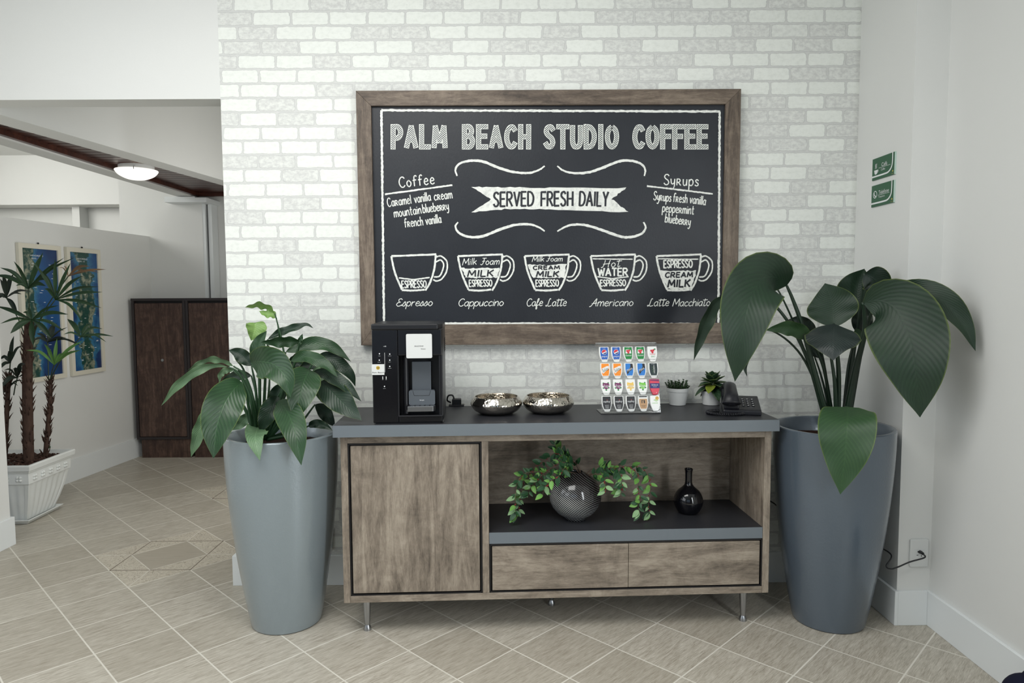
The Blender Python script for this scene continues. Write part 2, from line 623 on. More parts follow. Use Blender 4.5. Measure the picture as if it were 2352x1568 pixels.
def inlay_mat():
    t = NT('embossed_border_tile', 0.45, 0.4)
    o = t.obj()
    n = t.noise(o, 14, 2, 0.5, 2.0)
    l = t.m('ABSOLUTE', t.m('SUBTRACT', t.m('FRACT', t.m('MULTIPLY', n, 7.0)), 0.5))
    s = t.step(l, 0.05, 0.2)
    t.set('Base Color', t.mix(s, lin(158, 150, 135), lin(192, 185, 170)))
    t.bump(s, 0.3, 0.003)
    return t.m_


INLAY = inlay_mat()
GROUT = plain('pale_grout', lin(203, 198, 187), 0.7)
DKGROUT = plain('dark_grout', lin(108, 96, 84), 0.7)


CT_ = NT('beige_centre_tile', 0.4, 0.4)
CT_.set('Base Color', CT_.mix(CT_.noise(CT_.map(CT_.obj(), rot=(0, 0, -TH), sc=(4, 30, 1)), 2.0, 6, 0.7), lin(150, 142, 128), lin(182, 175, 161)))
CENTRE = CT_.m_


def inlay(i0, j0):
    b, g, d, ct = MB(), MB(), MB(), MB()
    q = lambda a, c, z=0.0012: tile_pt(i0 + a, j0 + c, z)
    def poly(mb, pts, z):
        mb.prism(pts, lambda a, c, dd: q(a, c, dd), 0.0, z)
    e = 0.012
    # four border bands round a centre tile that stays bare
    poly(b, [(e, e), (2 - e, e), (1.5, 0.5), (0.5, 0.5)], 0.0016)
    poly(b, [(2 - e, e), (2 - e, 2 - e), (1.5, 1.5), (1.5, 0.5)], 0.0016)
    poly(b, [(2 - e, 2 - e), (e, 2 - e), (0.5, 1.5), (1.5, 1.5)], 0.0016)
    poly(b, [(e, 2 - e), (e, e), (0.5, 0.5), (0.5, 1.5)], 0.0016)
    poly(ct, [(.5, .5), (1.5, .5), (1.5, 1.5), (.5, 1.5)], 0.0014)
    # cuts between the border tiles
    def line(mb, p, r, wd, z):
        dx, dy = r[0] - p[0], r[1] - p[1]
        L = math.hypot(dx, dy)
        nx, ny = -dy / L * wd, dx / L * wd
        poly(mb, [(p[0] + nx, p[1] + ny), (r[0] + nx, r[1] + ny), (r[0] - nx, r[1] - ny), (p[0] - nx, p[1] - ny)], z)
    for p, r in (((0, 0), (.5, .5)), ((2, 0), (1.5, .5)), ((2, 2), (1.5, 1.5)), ((0, 2), (.5, 1.5))):
        line(g, p, r, 0.008, 0.0024)
    for p, r in (((.5, .5), (1.5, .5)), ((1.5, .5), (1.5, 1.5)), ((1.5, 1.5), (.5, 1.5)), ((.5, 1.5), (.5, .5))):
        line(g, p, r, 0.009, 0.0024)
    for p, r in (((0, 1), (1, 0)), ((1, 2), (2, 1)), ((1, 0), (2, 1)), ((0, 1), (1, 2))):
        m = ((p[0] + r[0]) / 2, (p[1] + r[1]) / 2)
        a = (p[0] + (m[0] - p[0]) * 0.99, p[1] + (m[1] - p[1]) * 0.99)
        line(d, p, a, 0.006, 0.0025)
        line(d, (2 * m[0] - a[0], 2 * m[1] - a[1]), r, 0.006, 0.0025)
    o = struct(b.build('floor_inlay', INLAY))
    g.build('grout_line', GROUT, o)
    d.build('tile_cut', DKGROUT, o)
    ct.build('centre_tile', CENTRE, o)
    return o


inlay(1, 0)
inlay(4, -3)
# ================================================================ sideboard
CA = math.radians(2.37)
CO = (-0.710, -0.54)
SB = thing('sideboard', 'long weathered oak sideboard with charcoal top standing under the chalkboard', 'sideboard', (CO[0], CO[1], 0), CA)
CW, CT, CBZ, CD = 1.822, 0.862, 0.150, 0.425        # body width, top, bottom, depth
TOPZ = 0.912
b = MB().box(-0.024, CW + 0.022, -0.024, CD + 0.008, CT, TOPZ)
b.build('countertop', GREYLAM, SB, bevel=0.0012)
MB().box(-0.0255, CW + 0.0235, -0.0255, -0.0235, CT + 0.0006, TOPZ - 0.0006).box(-0.0255, -0.0235, -0.0255, CD + 0.008, CT + 0.0006, TOPZ - 0.0006).box(CW + 0.0215, CW + 0.0235, -0.0255, CD + 0.008, CT + 0.0006, TOPZ - 0.0006).build('edge_band', EDGEB, SB)
for nm, q, m in (('side_panel', (0, 0.029, 0, CD, CBZ, CT), OAKV), ('side_panel', (CW - 0.029, CW, 0, CD, CBZ, CT), OAKV),
                 ('divider_panel', (0.586, 0.614, 0.0, CD, CBZ + 0.03, CT - 0.03), OAKV),
                 ('top_rail', (0.029, CW - 0.029, 0, CD, CT - 0.030, CT), OAKH), ('bottom_panel', (0.029, CW - 0.029, 0, CD, CBZ, CBZ + 0.029), OAKH),
                 ('back_panel', (0.614, CW - 0.029, CD - 0.02, CD, CBZ + 0.03, CT - 0.03), OAKH)):
    MB().box(*q).build(nm, m, SB, bevel=0.0012)
# open compartment shelf
MB().box(0.6145, CW - 0.0295, 0.004, CD - 0.021, 0.391, 0.440).build('shelf', GREYLAM, SB, bevel=0.0015)
MB().box(0.615, CW - 0.030, 0.0025, 0.0045, 0.3915, 0.4395).build('edge_band', EDGEB, SB)
SHZ = 0.440
# recessed black frames behind door and drawers
MB().box(0.029, 0.586, 0.012, 0.03, CBZ + 0.029, CT - 0.03).build('door_recess', BLACKGAP, SB)
MB().box(0.614, CW - 0.029, 0.012, 0.03, CBZ + 0.029, 0.391).build('drawer_recess', BLACKGAP, SB)
def rim(nm, x0, x1, z0, z1, t):
    m = MB()
    m.box(x0, x0 + t, 0.002, 0.02, z0, z1).box(x1 - t, x1, 0.002, 0.02, z0, z1).box(x0, x1, 0.002, 0.02, z0, z0 + t).box(x0, x1, 0.002, 0.02, z1 - t, z1)
    return m.build(nm, BLACKGAP, SB)
rim('door_edging', 0.030, 0.585, CBZ + 0.030, CT - 0.031, 0.005)
rim('drawer_edging', 0.615, CW - 0.030, CBZ + 0.030, 0.390, 0.005)
MB().box(0.041, 0.574, -0.0005, 0.016, CBZ + 0.041, CT - 0.042).build('door', OAKV, SB, bevel=0.0015)
MB().box(0.627, 1.2085, -0.0005, 0.016, CBZ + 0.040, 0.380).build('drawer', OAKH, SB, bevel=0.0012)
MB().box(1.2105, CW - 0.042, -0.0005, 0.016, CBZ + 0.040, 0.380).build('drawer', OAKH, SB, bevel=0.0012)
def leg(x, y):
    m = MB()
    m.lathe([(0.0165, 0.0), (0.0165, 0.006), (0.0155, 0.012), (0.0105, 0.024), (0.0115, 0.028), (0.0185, CBZ)], (x, y, 0), 24)
    return smooth_by_angle(m.build('leg', CHROME, SB))
for x, y in ((0.085, 0.065), (1.735, 0.06), (0.085, 0.36), (1.735, 0.36), (0.905, 0.26)):
    leg(x, y)


def cabp(lx, ly, lz):
    c, s = math.cos(CA), math.sin(CA)
    return Vector((CO[0] + c * lx - s * ly, CO[1] + s * lx + c * ly, lz))


# ================================================================ chalkboard
BY = -0.042
tl, br = P(815, 205, BY), P(1702.5, 208, BY)
BX0, BX1, BZ1, BZ0 = tl.x + 0.004, br.x, 2.408, P(822, 793, BY).z
CB = thing('chalkboard', 'large framed black chalkboard menu hanging on the white brick wall', 'chalkboard', (0, 0, 0))
FI = (P(857, 500, BY).x, P(1663, 500, BY).x, P(1200, 744, BY).z, P(1200, 241, BY).z)     # inner edges x0 x1 z0 z1
def mitre(nm, pts, mat):
    m = MB().prism(pts, lambda a, c, d: (a, d, c), BY, -0.002)
    return m.build(nm, mat, CB, bevel=0.0015)
mitre('frame_top', [(BX0, BZ1), (BX1, BZ1), (FI[1], FI[3]), (FI[0], FI[3])], FRH)
mitre('frame_bottom', [(BX0, BZ0), (BX1, BZ0), (FI[1], FI[2]), (FI[0], FI[2])], FRH)
mitre('frame_side', [(BX0, BZ0), (BX0, BZ1), (FI[0], FI[3]), (FI[0], FI[2])], FRV)
mitre('frame_side', [(BX1, BZ0), (BX1, BZ1), (FI[1], FI[3]), (FI[1], FI[2])], FRV)
def board_mat():
    t = NT('black_chalkboard', 0.42, 0.4)
    n = t.noise(t.obj(), 5, 5, 0.6)
    t.set('Base Color', t.mix(n, lin(25, 28, 35), lin(40, 44, 50)))
    t.bump(t.noise(t.map(t.obj(), sc=(1, 1, 0.5)), 160, 3), 0.25, 0.002)
    return t.m_
BOARDM = board_mat()
PY = -0.026
MB().box(FI[0] - 0.01, FI[1] + 0.01, PY, -0.004, FI[2] - 0.01, FI[3] + 0.01).build('board_panel', BOARDM, CB)
def chalk_mat():
    t = NT('white_chalk_print', 0.7, 0.2)
    n = t.noise(t.obj(), 55, 4, 0.7)
    t.set('Base Color', t.mix(t.step(n, 0.3, 0.55), lin(205, 208, 203), lin(234, 236, 230)))
    return t.m_
CHALK = chalk_mat()
INK = plain('board_ink', lin(30, 33, 40), 0.5)
def hatch_mat():
    t = NT('hatched_chalk_fill', 0.6, 0.2)
    x, y, z = t.xyz(t.obj())
    n = t.noise(t.obj(), 14, 2)
    q = t.m('ADD', t.m('MULTIPLY', t.m('SUBTRACT', t.m('MULTIPLY', x, 0.8), z), 112.0), t.m('MULTIPLY', n, 1.6))
    s = t.m('ABSOLUTE', t.m('SUBTRACT', t.m('FRACT', q), 0.5))
    t.set('Base Color', t.mix(t.step(s, 0.23, 0.31), lin(228, 231, 226), lin(30, 33, 40)))
    return t.m_
HATCH = hatch_mat()

# ---- single-stroke lettering
G = {
 'A': (.62, [[(0, 0), (.31, 1)], [(.31, 1), (.62, 0)], [(.12, .34), (.5, .34)]]),
 'B': (.56, [[(0, 0), (0, 1)], [(0, 1), (.34, .99), (.48, .78), (.34, .55), (0, .53)], [(0, .53), (.4, .5), (.55, .27), (.4, .02), (0, 0)]]),
 'C': (.56, [[(.55, .84), (.42, .98), (.2, .94), (.03, .66), (.03, .32), (.2, .04), (.42, .02), (.56, .17)]]),
 'D': (.56, [[(0, 0), (0, 1)], [(0, 1), (.3, .96), (.53, .72), (.55, .36), (.36, .05), (0, 0)]]),
 'E': (.48, [[(0, 0), (0, 1)], [(0, 1), (.48, 1)], [(0, .53), (.42, .53)], [(0, 0), (.48, 0)]]),
 'F': (.47, [[(0, 0), (0, 1)], [(0, 1), (.47, 1)], [(0, .52), (.42, .52)]]),
 'H': (.54, [[(0, 0), (0, 1)], [(.54, 0), (.54, 1)], [(0, .5), (.54, .5)]]),
 'I': (.12, [[(.06, 0), (.06, 1)]]),
 'J': (.4, [[(.38, 1), (.38, .25), (.25, .02), (.05, .08), (0, .22)]]),
 'K': (.52, [[(0, 0), (0, 1)], [(.5, 1), (0, .45)], [(.14, .58), (.52, 0)]]),
 'L': (.45, [[(0, 0), (0, 1)], [(0, 0), (.45, 0)]]),
 'M': (.74, [[(0, 0), (.08, 1)], [(.08, 1), (.37, .25)], [(.37, .25), (.66, 1)], [(.66, 1), (.74, 0)]]),
 'N': (.56, [[(0, 0), (0, 1)], [(0, 1), (.56, 0)], [(.56, 0), (.56, 1)]]),
 'O': (.64, [[(.32, 1), (.08, .82), (0, .5), (.09, .17), (.32, 0), (.55, .17), (.64, .5), (.56, .82), (.32, 1)]]),
 'P': (.52, [[(0, 0), (0, 1)], [(0, 1), (.36, .98), (.52, .72), (.36, .46), (0, .43)]]),
 'R': (.54, [[(0, 0), (0, 1)], [(0, 1), (.36, .98), (.5, .75), (.36, .52), (0, .48)], [(.2, .48), (.54, 0)]]),
 'S': (.5, [[(.48, .86), (.34, .99), (.12, .95), (.03, .75), (.17, .57), (.38, .44), (.48, .23), (.36, .03), (.14, .02), (0, .16)]]),
 'T': (.56, [[(0, 1), (.56, 1)], [(.28, 1), (.28, 0)]]),
 'U': (.54, [[(0, 1), (0, .3), (.1, .05), (.27, 0), (.44, .05), (.54, .3), (.54, 1)]]),
 'V': (.56, [[(0, 1), (.28, 0)], [(.28, 0), (.56, 1)]]),
 'W': (.8, [[(0, 1), (.2, 0)], [(.2, 0), (.4, .8)], [(.4, .8), (.6, 0)], [(.6, 0), (.8, 1)]]),
 'Y': (.54, [[(0, 1), (.27, .48)], [(.54, 1), (.27, .48)], [(.27, .48), (.27, 0)]]),
 'Z': (.5, [[(0, 1), (.5, 1)], [(.5, 1), (0, 0)], [(0, 0), (.5, 0)]]),
 'a': (.46, [[(.42, .5), (.25, .6), (.04, .42), (.04, .15), (.2, 0), (.38, .18), (.43, .58)], [(.43, .58), (.41, .15), (.48, 0)]]),
 'b': (.44, [[(.02, 1), (.02, 0)], [(.02, .35), (.2, .6), (.4, .48), (.42, .2), (.25, 0), (.02, .12)]]),
 'c': (.4, [[(.4, .48), (.25, .6), (.05, .42), (.04, .15), (.2, 0), (.4, .1)]]),
 'd': (.46, [[(.42, .45), (.25, .6), (.05, .42), (.05, .12), (.22, 0), (.42, .2)], [(.42, 1), (.42, 0)]]),
 'e': (.42, [[(.04, .3), (.38, .36), (.34, .55), (.2, .61), (.05, .42), (.05, .14), (.22, 0), (.42, .1)]]),
 'f': (.36, [[(.4, .9), (.3, 1), (.16, .88), (.13, .5), (.12, 0)], [(0, .55), (.33, .58)]]),
 'g': (.44, [[(.4, .5), (.25, .6), (.04, .42), (.06, .14), (.22, .02), (.4, .2)], [(.42, .58), (.4, -.1), (.25, -.35), (.06, -.3)]]),
 'h': (.42, [[(.02, 1), (.02, 0)], [(.02, .35), (.2, .6), (.36, .5), (.4, 0)]]),
 'i': (.08, [[(.04, .58), (.04, 0)], [(.04, .76), (.05, .8)]]),
 'k': (.42, [[(.02, 1), (.02, 0)], [(.36, .58), (.02, .24)], [(.14, .34), (.42, 0)]]),
 'l': (.08, [[(.04, 1), (.04, 0)]]),
 'm': (.66, [[(.02, .58), (.02, 0)], [(.02, .36), (.18, .6), (.31, .5), (.33, 0)], [(.33, .36), (.48, .6), (.62, .5), (.65, 0)]]),
 'n': (.42, [[(.02, .58), (.02, 0)], [(.02, .35), (.2, .6), (.36, .5), (.4, 0)]]),
 'o': (.44, [[(.22, .6), (.05, .45), (.03, .2), (.2, 0), (.38, .12), (.42, .38), (.22, .6)]]),
 'p': (.44, [[(.02, .58), (.02, -.38)], [(.02, .38), (.2, .6), (.4, .48), (.42, .2), (.24, 0), (.02, .12)]]),
 'r': (.44, [[(.02, 0), (.02, .6)], [(.02, .6), (.26, .58), (.34, .44), (.24, .3), (.02, .28)], [(.16, .28), (.42, 0)]]),
 's': (.36, [[(.34, .5), (.2, .6), (.06, .5), (.14, .34), (.3, .24), (.32, .08), (.16, 0), (.0, .08)]]),
 't': (.34, [[(.16, .92), (.15, .1), (.24, 0), (.34, .06)], [(0, .6), (.34, .62)]]),
 'u': (.42, [[(.02, .58), (.05, .12), (.18, 0), (.34, .14), (.4, .58)], [(.4, .58), (.4, 0)]]),
 'v': (.4, [[(0, .58), (.19, 0)], [(.19, 0), (.4, .6)]]),
 'w': (.6, [[(0, .58), (.15, 0)], [(.15, 0), (.3, .5)], [(.3, .5), (.44, 0)], [(.44, 0), (.6, .58)]]),
 'x': (.4, [[(0, .58), (.4, 0)], [(.4, .58), (0, 0)]]),
 'y': (.42, [[(0, .58), (.06, .2), (.2, .1), (.36, .24), (.4, .58)], [(.4, .58), (.38, -.1), (.22, -.36), (.04, -.3)]]),
 'z': (.4, [[(0, .58), (.38, .58)], [(.38, .58), (0, 0)], [(0, 0), (.4, 0)]]),
 ' ': (.3, []), '.': (.06, [[(.02, 0), (.04, .03)]]),
}
SCRIPT = {
 'E': (.55, [[(.5, .86), (.36, 1), (.14, .9), (.18, .62), (.36, .54)], [(.36, .54), (.1, .46), (.0, .2), (.18, 0), (.42, .06), (.6, .2)]]),
 'A': (.66, [[(-.1, -.08), (.1, .08), (.5, 1), (.52, .4), (.62, 0)], [(.1, .34), (.66, .42)]]),
 'L': (.6, [[(.42, .95), (.3, 1), (.22, .7), (.16, .2), (.0, .0), (-.06, .1), (.1, .12), (.3, .0), (.6, .08)]]),
 'F': (.5, [[(.1, 1), (.62, 1)], [(.36, 1), (.3, .3), (.14, 0), (-.04, .1)], [(.14, .52), (.48, .56)]]),
 'H': (.66, [[(.1, 1), (.06, .4), (-.1, -.04), (-.2, .06)], [(.64, 1), (.55, .4), (.56, 0)], [(-.05, .46), (.66, .52)]]),
 'r': (.34, [[(.04, .58), (.02, 0)], [(.03, .3), (.14, .52), (.32, .56)]]),
 's': (.34, [[(-.06, .04), (.2, .6), (.3, .2), (.18, 0), (.02, .08)], [(.3, .2), (.42, .16)]]),
 'f': (.3, [[(-.05, .06), (.2, .6), (.24, .96), (.12, .9), (.08, .3), (.06, -.36), (.18, -.34), (.14, .04), (.36, .14)]]),
 't': (.3, [[(.14, .95), (.1, .1), (.2, 0), (.34, .1)], [(-.1, .78), (.42, .82)]]),
}


_rc = [0]


def ribbon(mb, pts, hw, fn, off, jit=0.0, ext=0.0, taper=False):
    _rc[0] += 1
    off += (_rc[0] % 23) * (0.000012 if off > 0 else 0.0)
    pts = [Vector((p[0], p[1], 0)) for p in pts]
    if ext:
        a = (pts[0] - pts[1]).normalized()
        c = (pts[-1] - pts[-2]).normalized()
        pts[0] = pts[0] + a * ext
        pts[-1] = pts[-1] + c * ext
    n = len(pts)
    vs, fs = [], []
    for i, p in enumerate(pts):
        a = (p - pts[i - 1]).normalized() if i else (pts[1] - p).normalized()
        c = (pts[i + 1] - p).normalized() if i + 1 < n else a
        t = a + c
        t = t.normalized() if t.length > 1e-6 else a
        nn = Vector((-t.y, t.x, 0))
        k = max(0.45, nn.dot(Vector((-a.y, a.x, 0))))
        h = hw / k
        if taper:
            h *= 0.55 + 0.45 * math.sin(math.pi * min(1, max(0, i / (n - 1))))
        vs.append(fn(*(p + nn * h * (1 + random.uniform(-jit, jit)))[:2], off))
        vs.append(fn(*(p - nn * h * (1 + random.uniform(-jit, jit)))[:2], off))
    for i in range(n - 1):
        fs.append((2 * i, 2 * i + 1, 2 * i + 3, 2 * i + 2))
    mb.add(vs, fs)


def dense(pts, n):
    out = []
    for i in range(len(pts) - 1):
        for k in range(n):
            t = k / n
            out.append((pts[i][0] + (pts[i + 1][0] - pts[i][0]) * t, pts[i][1] + (pts[i + 1][1] - pts[i][1]) * t))
    out.append(tuple(pts[-1]))
    return out


def on_board(u, v, off):
    return P(u, v, PY - off)


def layout(s, gap, script=False):
    out, x = [], 0.0
    for ch in s:
        wd, st = (SCRIPT.get(ch) if script else None) or G[ch]
        out.append((ch, x, wd, st))
        x += wd + gap
    return out, x - gap


def letter(mb, s, p0, p1, h, hw, fn=on_board, off=0.0006, gap=0.14, script=False, slant=0.0, up=None, jit=0.0, taper=False):
    """write S so that its baseline runs from photo point p0 to p1, cap height h (pixels)"""
    lay, tot = layout(s, gap, script)
    ex = Vector((p1[0] - p0[0], p1[1] - p0[1])) / tot
    eu = Vector(up) * h if up else Vector((-ex.y, ex.x)).normalized() * -h
    if eu.y > 0:
        eu = -eu
    for ch, x, wd, st in lay:
        for poly in st:
            q = [(a, c) for a, c in poly]
            if len(q) > 2:
                q = [(p.x, p.y) for p in catmull([(a, c, 0) for a, c in q], 5)]
            pts = []
            for a, c in q:
                aa = x + a + slant * c
                pts.append((p0[0] + ex.x * aa + eu.x * c, p0[1] + ex.y * aa + eu.y * c))
            ribbon(mb, pts, hw, fn, off, jit, 0.35 * hw, taper)


def title():
    words_ = (('PALM', 897, 1028), ('BEACH', 1061, 1220), ('STUDIO', 1248, 1422), ('COFFEE', 1452, 1627))
    base, h, hw, d = 343.0, 58.0, 5.8, 1.3
    for wd, a, c in words_:
        out, fil = MB(), MB()
        lay, tot = layout(wd, 0.40)
        sx = (c - a - 2 * hw) / tot
        for ch, x, wdt, st in lay:
            for poly in st:
                q = poly
                if len(q) > 2:
                    q = [(p.x, p.y) for p in catmull([(e[0], e[1], 0) for e in q], 6)]
                pts = [(a + hw + (x + e[0]) * sx, base - hw - e[1] * (h - 2 * hw)) for e in q]
                closed = len(poly) > 2 and poly[0] == poly[-1]
                ribbon(out, pts, hw, on_board, 0.0006, 0.02, 0.0 if closed else (hw * (1 if q[0][0] == q[1][0] or q[0][1] == q[1][1] else .45) if len(poly) == 2 else hw * 0.6))
                ribbon(fil, pts, hw - d, on_board, 0.0012, 0.0, 0.0 if closed else (hw * (1 if q[0][0] == q[1][0] or q[0][1] == q[1][1] else .45) - d if len(poly) == 2 else hw * 0.6 - d))
        t = out.build('title_lettering', CHALK, CB)
        fil.build('hatched_fill', HATCH, t)


title()
# border line
bl = MB()
for pts in (((876, 253), (1654, 256)), ((876, 253), (882, 743)), ((1653, 256), (1650, 744)), ((882, 742), (1650, 744))):
    ribbon(bl, dense(pts, 150), 2.6, on_board, 0.0006, 0.28)
bl.build('border_line', CHALK, CB)
# scroll lines above and below the banner
sc_ = MB()
for pts in ([(1050, 404), (1046, 390), (1055, 376), (1080, 369), (1110, 371), (1145, 385), (1180, 395), (1215, 397), (1238, 390), (1251, 381)],
            [(1480, 404), (1482, 390), (1473, 377), (1450, 369), (1420, 371), (1385, 385), (1350, 396), (1315, 397), (1293, 391), (1280, 381)],
            [(1052, 510), (1046, 520), (1055, 535), (1080, 544), (1110, 542), (1145, 528), (1180, 517), (1215, 515), (1238, 522), (1251, 531)],
            [(1478, 510), (1483, 522), (1474, 536), (1450, 544), (1425, 543), (1385, 529), (1345, 517), (1315, 516), (1296, 522), (1280, 531)]):
    ribbon(sc_, [(p.x, p.y) for p in catmull([(a, c, 0) for a, c in pts], 8)], 3.0, on_board, 0.0006, 0.18, 0, True)
sc_.build('scroll_line', CHALK, CB)
# banner
bn = MB()
rng = random.Random(3)
def rough(pts, n, j):
    o = []
    for i in range(len(pts)):
        a, c = pts[i], pts[(i + 1) % len(pts)]
        for k in range(n):
            t = k / n
            o.append((a[0] + (c[0] - a[0]) * t + rng.uniform(-j, j), a[1] + (c[1] - a[1]) * t + rng.uniform(-j, j)))
    return o
def flat(mb, pts, off, fn=on_board):
    mb.prism(pts, fn, off, 0.0)
flat(bn, rough([(1083, 429), (1160, 430), (1262, 431), (1438, 431), (1405, 457), (1443, 487), (1262, 481), (1160, 480), (1083, 488), (1128, 458)], 9, 1.3), 0.0006)
bno = bn.build('banner', CHALK, CB)
bt = MB()
letter(bt, 'SERVED', (1134, 474), (1225, 472), 32, 2.3, off=0.0012, gap=.2, slant=.04, jit=.12)
letter(bt, 'FRESH', (1243, 473), (1315, 472), 32, 2.3, off=0.0012, gap=.2, slant=.04, jit=.12)
letter(bt, 'DAILY', (1331, 472), (1396, 473), 32, 2.3, off=0.0012, gap=.2, slant=.04, jit=.12)
bt.build('banner_lettering', INK, bno)
# side lists
sl = MB()
letter(sl, 'Coffee', (918, 431), (998, 422), 24, 1.25, gap=.2)
ribbon(sl, dense(((884, 446), (1039, 425)), 40), 1.9, on_board, 0.0006, 0.25)
for wd, p0, p1 in (('Caramel', (891, 475), (945, 467)), ('vanilla', (953, 466), (990, 460)), ('cream', (998, 460), (1039, 455)),
                   ('mountain', (906, 499), (968, 490)), ('blueberry', (972, 489), (1031, 481)), ('french', (930, 522), (972, 517)), ('vanilla', (979, 516), (1014, 511))):
    letter(sl, wd, p0, p1, 20, 1.05, gap=.16)
sl.build('coffee_list', CHALK, CB)
sr = MB()
letter(sr, 'Syrups', (1525, 424), (1604, 427), 24, 1.25, gap=.2, up=(0.05, -1))
ribbon(sr, dense(((1486, 427), (1637, 445)), 40), 1.9, on_board, 0.0006, 0.25)
for wd, p0, p1 in (('Syrups', (1501, 459), (1541, 463)), ('fresh', (1546, 463), (1578, 466)), ('vanilla', (1584, 466), (1620, 471)), ('peppermint', (1521, 486), (1593, 492)), ('blueberry', (1527, 510), (1585, 518))):
    letter(sr, wd, p0, p1, 20, 1.05, gap=.16)
sr.build('syrup_list', CHALK, CB)
# cups
def cup(x0, kind, name, nx0, nx1):
    m = MB()
    X = lambda a: x0 + a
    lines = [[(0, 588), (52, 586), (103, 584)], [(0, 588), (3, 606), (10, 632), (24, 665)], [(102, 585), (98, 620), (88, 650), (78, 667)], [(24, 666), (50, 667), (76, 665)],
             [(103, 590), (114, 588), (127, 600), (127, 622), (116, 640), (104, 645), (96, 642)], [(101, 602), (113, 597), (120, 607), (117, 622), (110, 634), (98, 636)]]
    for k, l in enumerate(lines):
        q = [(X(p.x), p.y) for p in catmull([(a, c, 0) for a, c in l], 8)]
        ribbon(m, q, 2.2 if k < 4 else 1.7, on_board, 0.0006, 0.16)
    ink = MB()
    if kind == 'espresso':
        ribbon(m, dense([(X(17), 638), (X(50), 642), (X(88), 637)], 10), 1.6, on_board, .0006, .2)
        letter(m, 'ESPRESSO', (X(24), 661), (X(80), 660), 16, 1.3, gap=.2, jit=.1)
    if kind in ('cappuccino', 'latte'):
        ytop = 615 if kind == 'cappuccino' else 607
        flat(m, rough([(X(7), ytop), (X(50), ytop + 1), (X(96), ytop), (X(90), 637), (X(50), 639), (X(18), 637)], 8, 1.6), 0.0005)
        letter(m, 'ESPRESSO', (X(26), 658), (X(78), 657), 15, 1.25, gap=.2, jit=.1)
        if kind == 'cappuccino':
            letter(m, 'Milk', (X(10), 609), (X(42), 607), 15, .8, gap=.14, script=True, slant=.2)
            letter(m, 'Foam', (X(52), 608), (X(94), 607), 15, .8, gap=.14, script=True, slant=.2)
            letter(ink, 'MILK', (X(22), 635), (X(80), 634), 14, 1.7, off=.0012, gap=.2, slant=.1, jit=.1)
        else:
            letter(m, 'Milk', (X(17), 601), (X(44), 600), 12, .75, gap=.14, script=True, slant=.2)
            letter(m, 'Foam', (X(50), 600), (X(86), 600), 12, .75, gap=.14, script=True, slant=.2)
            letter(ink, 'CREAM', (X(20), 619), (X(80), 618), 8, 1.4, off=.0012, gap=.25, jit=.1)
            letter(ink, 'MILK', (X(27), 635), (X(77), 635), 12, 1.7, off=.0012, gap=.2, slant=.1, jit=.1)
    if kind in ('americano', 'macchiato'):
        ribbon(m, dense([(X(4), 594), (X(52), 595), (X(96), 595)], 12), 1.2, on_board, .0006, .25)
    if kind == 'americano':
        letter(m, 'Hot', (X(28), 614), (X(66), 612), 16, .8, gap=.2, script=True, slant=.2)
        letter(m, 'WATER', (X(17), 633), (X(84), 633), 17, 1.8, gap=.2, jit=.1)
        ribbon(m, dense([(X(15), 635), (X(50), 640), (X(87), 635)], 10), 1.4, on_board, .0006, .2)
        letter(m, 'ESPRESSO', (X(22), 657), (X(80), 656), 14, 1.3, gap=.2, jit=.1)
    if kind == 'macchiato':
        letter(m, 'ESPRESSO', (X(17), 615), (X(82), 614), 17, 1.5, gap=.22, jit=.1)
        flat(m, rough([(X(6), 622), (X(50), 621), (X(92), 621), (X(80), 663), (X(52), 665), (X(26), 663)], 8, 1.6), 0.0005)
        letter(ink, 'CREAM', (X(20), 637), (X(82), 636), 11, 1.6, off=.0012, gap=.25, slant=.1, jit=.1)
        letter(ink, 'MILK', (X(26), 659), (X(76), 658), 16, 1.9, off=.0012, gap=.2, slant=.1, jit=.1)
    o = m.build('cup_drawing', CHALK, CB)
    o['label'] = 'chalk drawing of the ' + name.lower() + ' cup'
    if ink.v:
        ink.build('cup_lettering', INK, o)
    n = MB()
    ws = name.split(' ')
    tot = sum(len(q) for q in ws) + 1.0 * (len(ws) - 1)
    x = nx0
    for q in ws:
        wpx = (nx1 - nx0) * len(q) / tot
        letter(n, q, (x, 703), (x + wpx, 702), 17, .85, gap=.1, script=True, slant=.22)
        x += wpx + (nx1 - nx0) / tot
    n.build('drink_name', CHALK, CB)


cup(899, 'espresso', 'Espresso', 910, 992)
cup(1052, 'cappuccino', 'Cappuccino', 1052, 1155)
cup(1205, 'latte', 'Cafe Latte', 1209, 1300)
cup(1357, 'americano', 'Americano', 1356, 1453)
cup(1508, 'macchiato', 'Latte Macchiato', 1488, 1630)
# ================================================================ things on the counter
def frame(ox, oy, ang):
    c, s = math.cos(ang), math.sin(ang)
    ex, ey = Vector((c, s, 0)), Vector((-s, c, 0))
    o = Vector((ox, oy, 0))
    def loc(u, v, d=0.0):
        n = ey
        p = onp(u, v, n, d + o.dot(n)) - o
        return p.dot(ex), p.z
    return loc


def text_mesh(s, font_scale=1.0):
    cu = bpy.data.curves.new('lettering_source', 'FONT')
    cu.body = s
    cu.align_x = 'CENTER'
    cu.align_y = 'CENTER'
    cu.resolution_u = 3
    o = bpy.data.objects.new('lettering_source', cu)
    COL.objects.link(o)
    dg = bpy.context.evaluated_depsgraph_get()
    me = bpy.data.meshes.new_from_object(o.evaluated_get(dg))
    vs = [tuple(v.co) for v in me.vertices]
    fs = [tuple(p.vertices) for p in me.polygons]
    bpy.data.objects.remove(o)
    bpy.data.curves.remove(cu)
    bpy.data.meshes.remove(me)
    return vs, fs


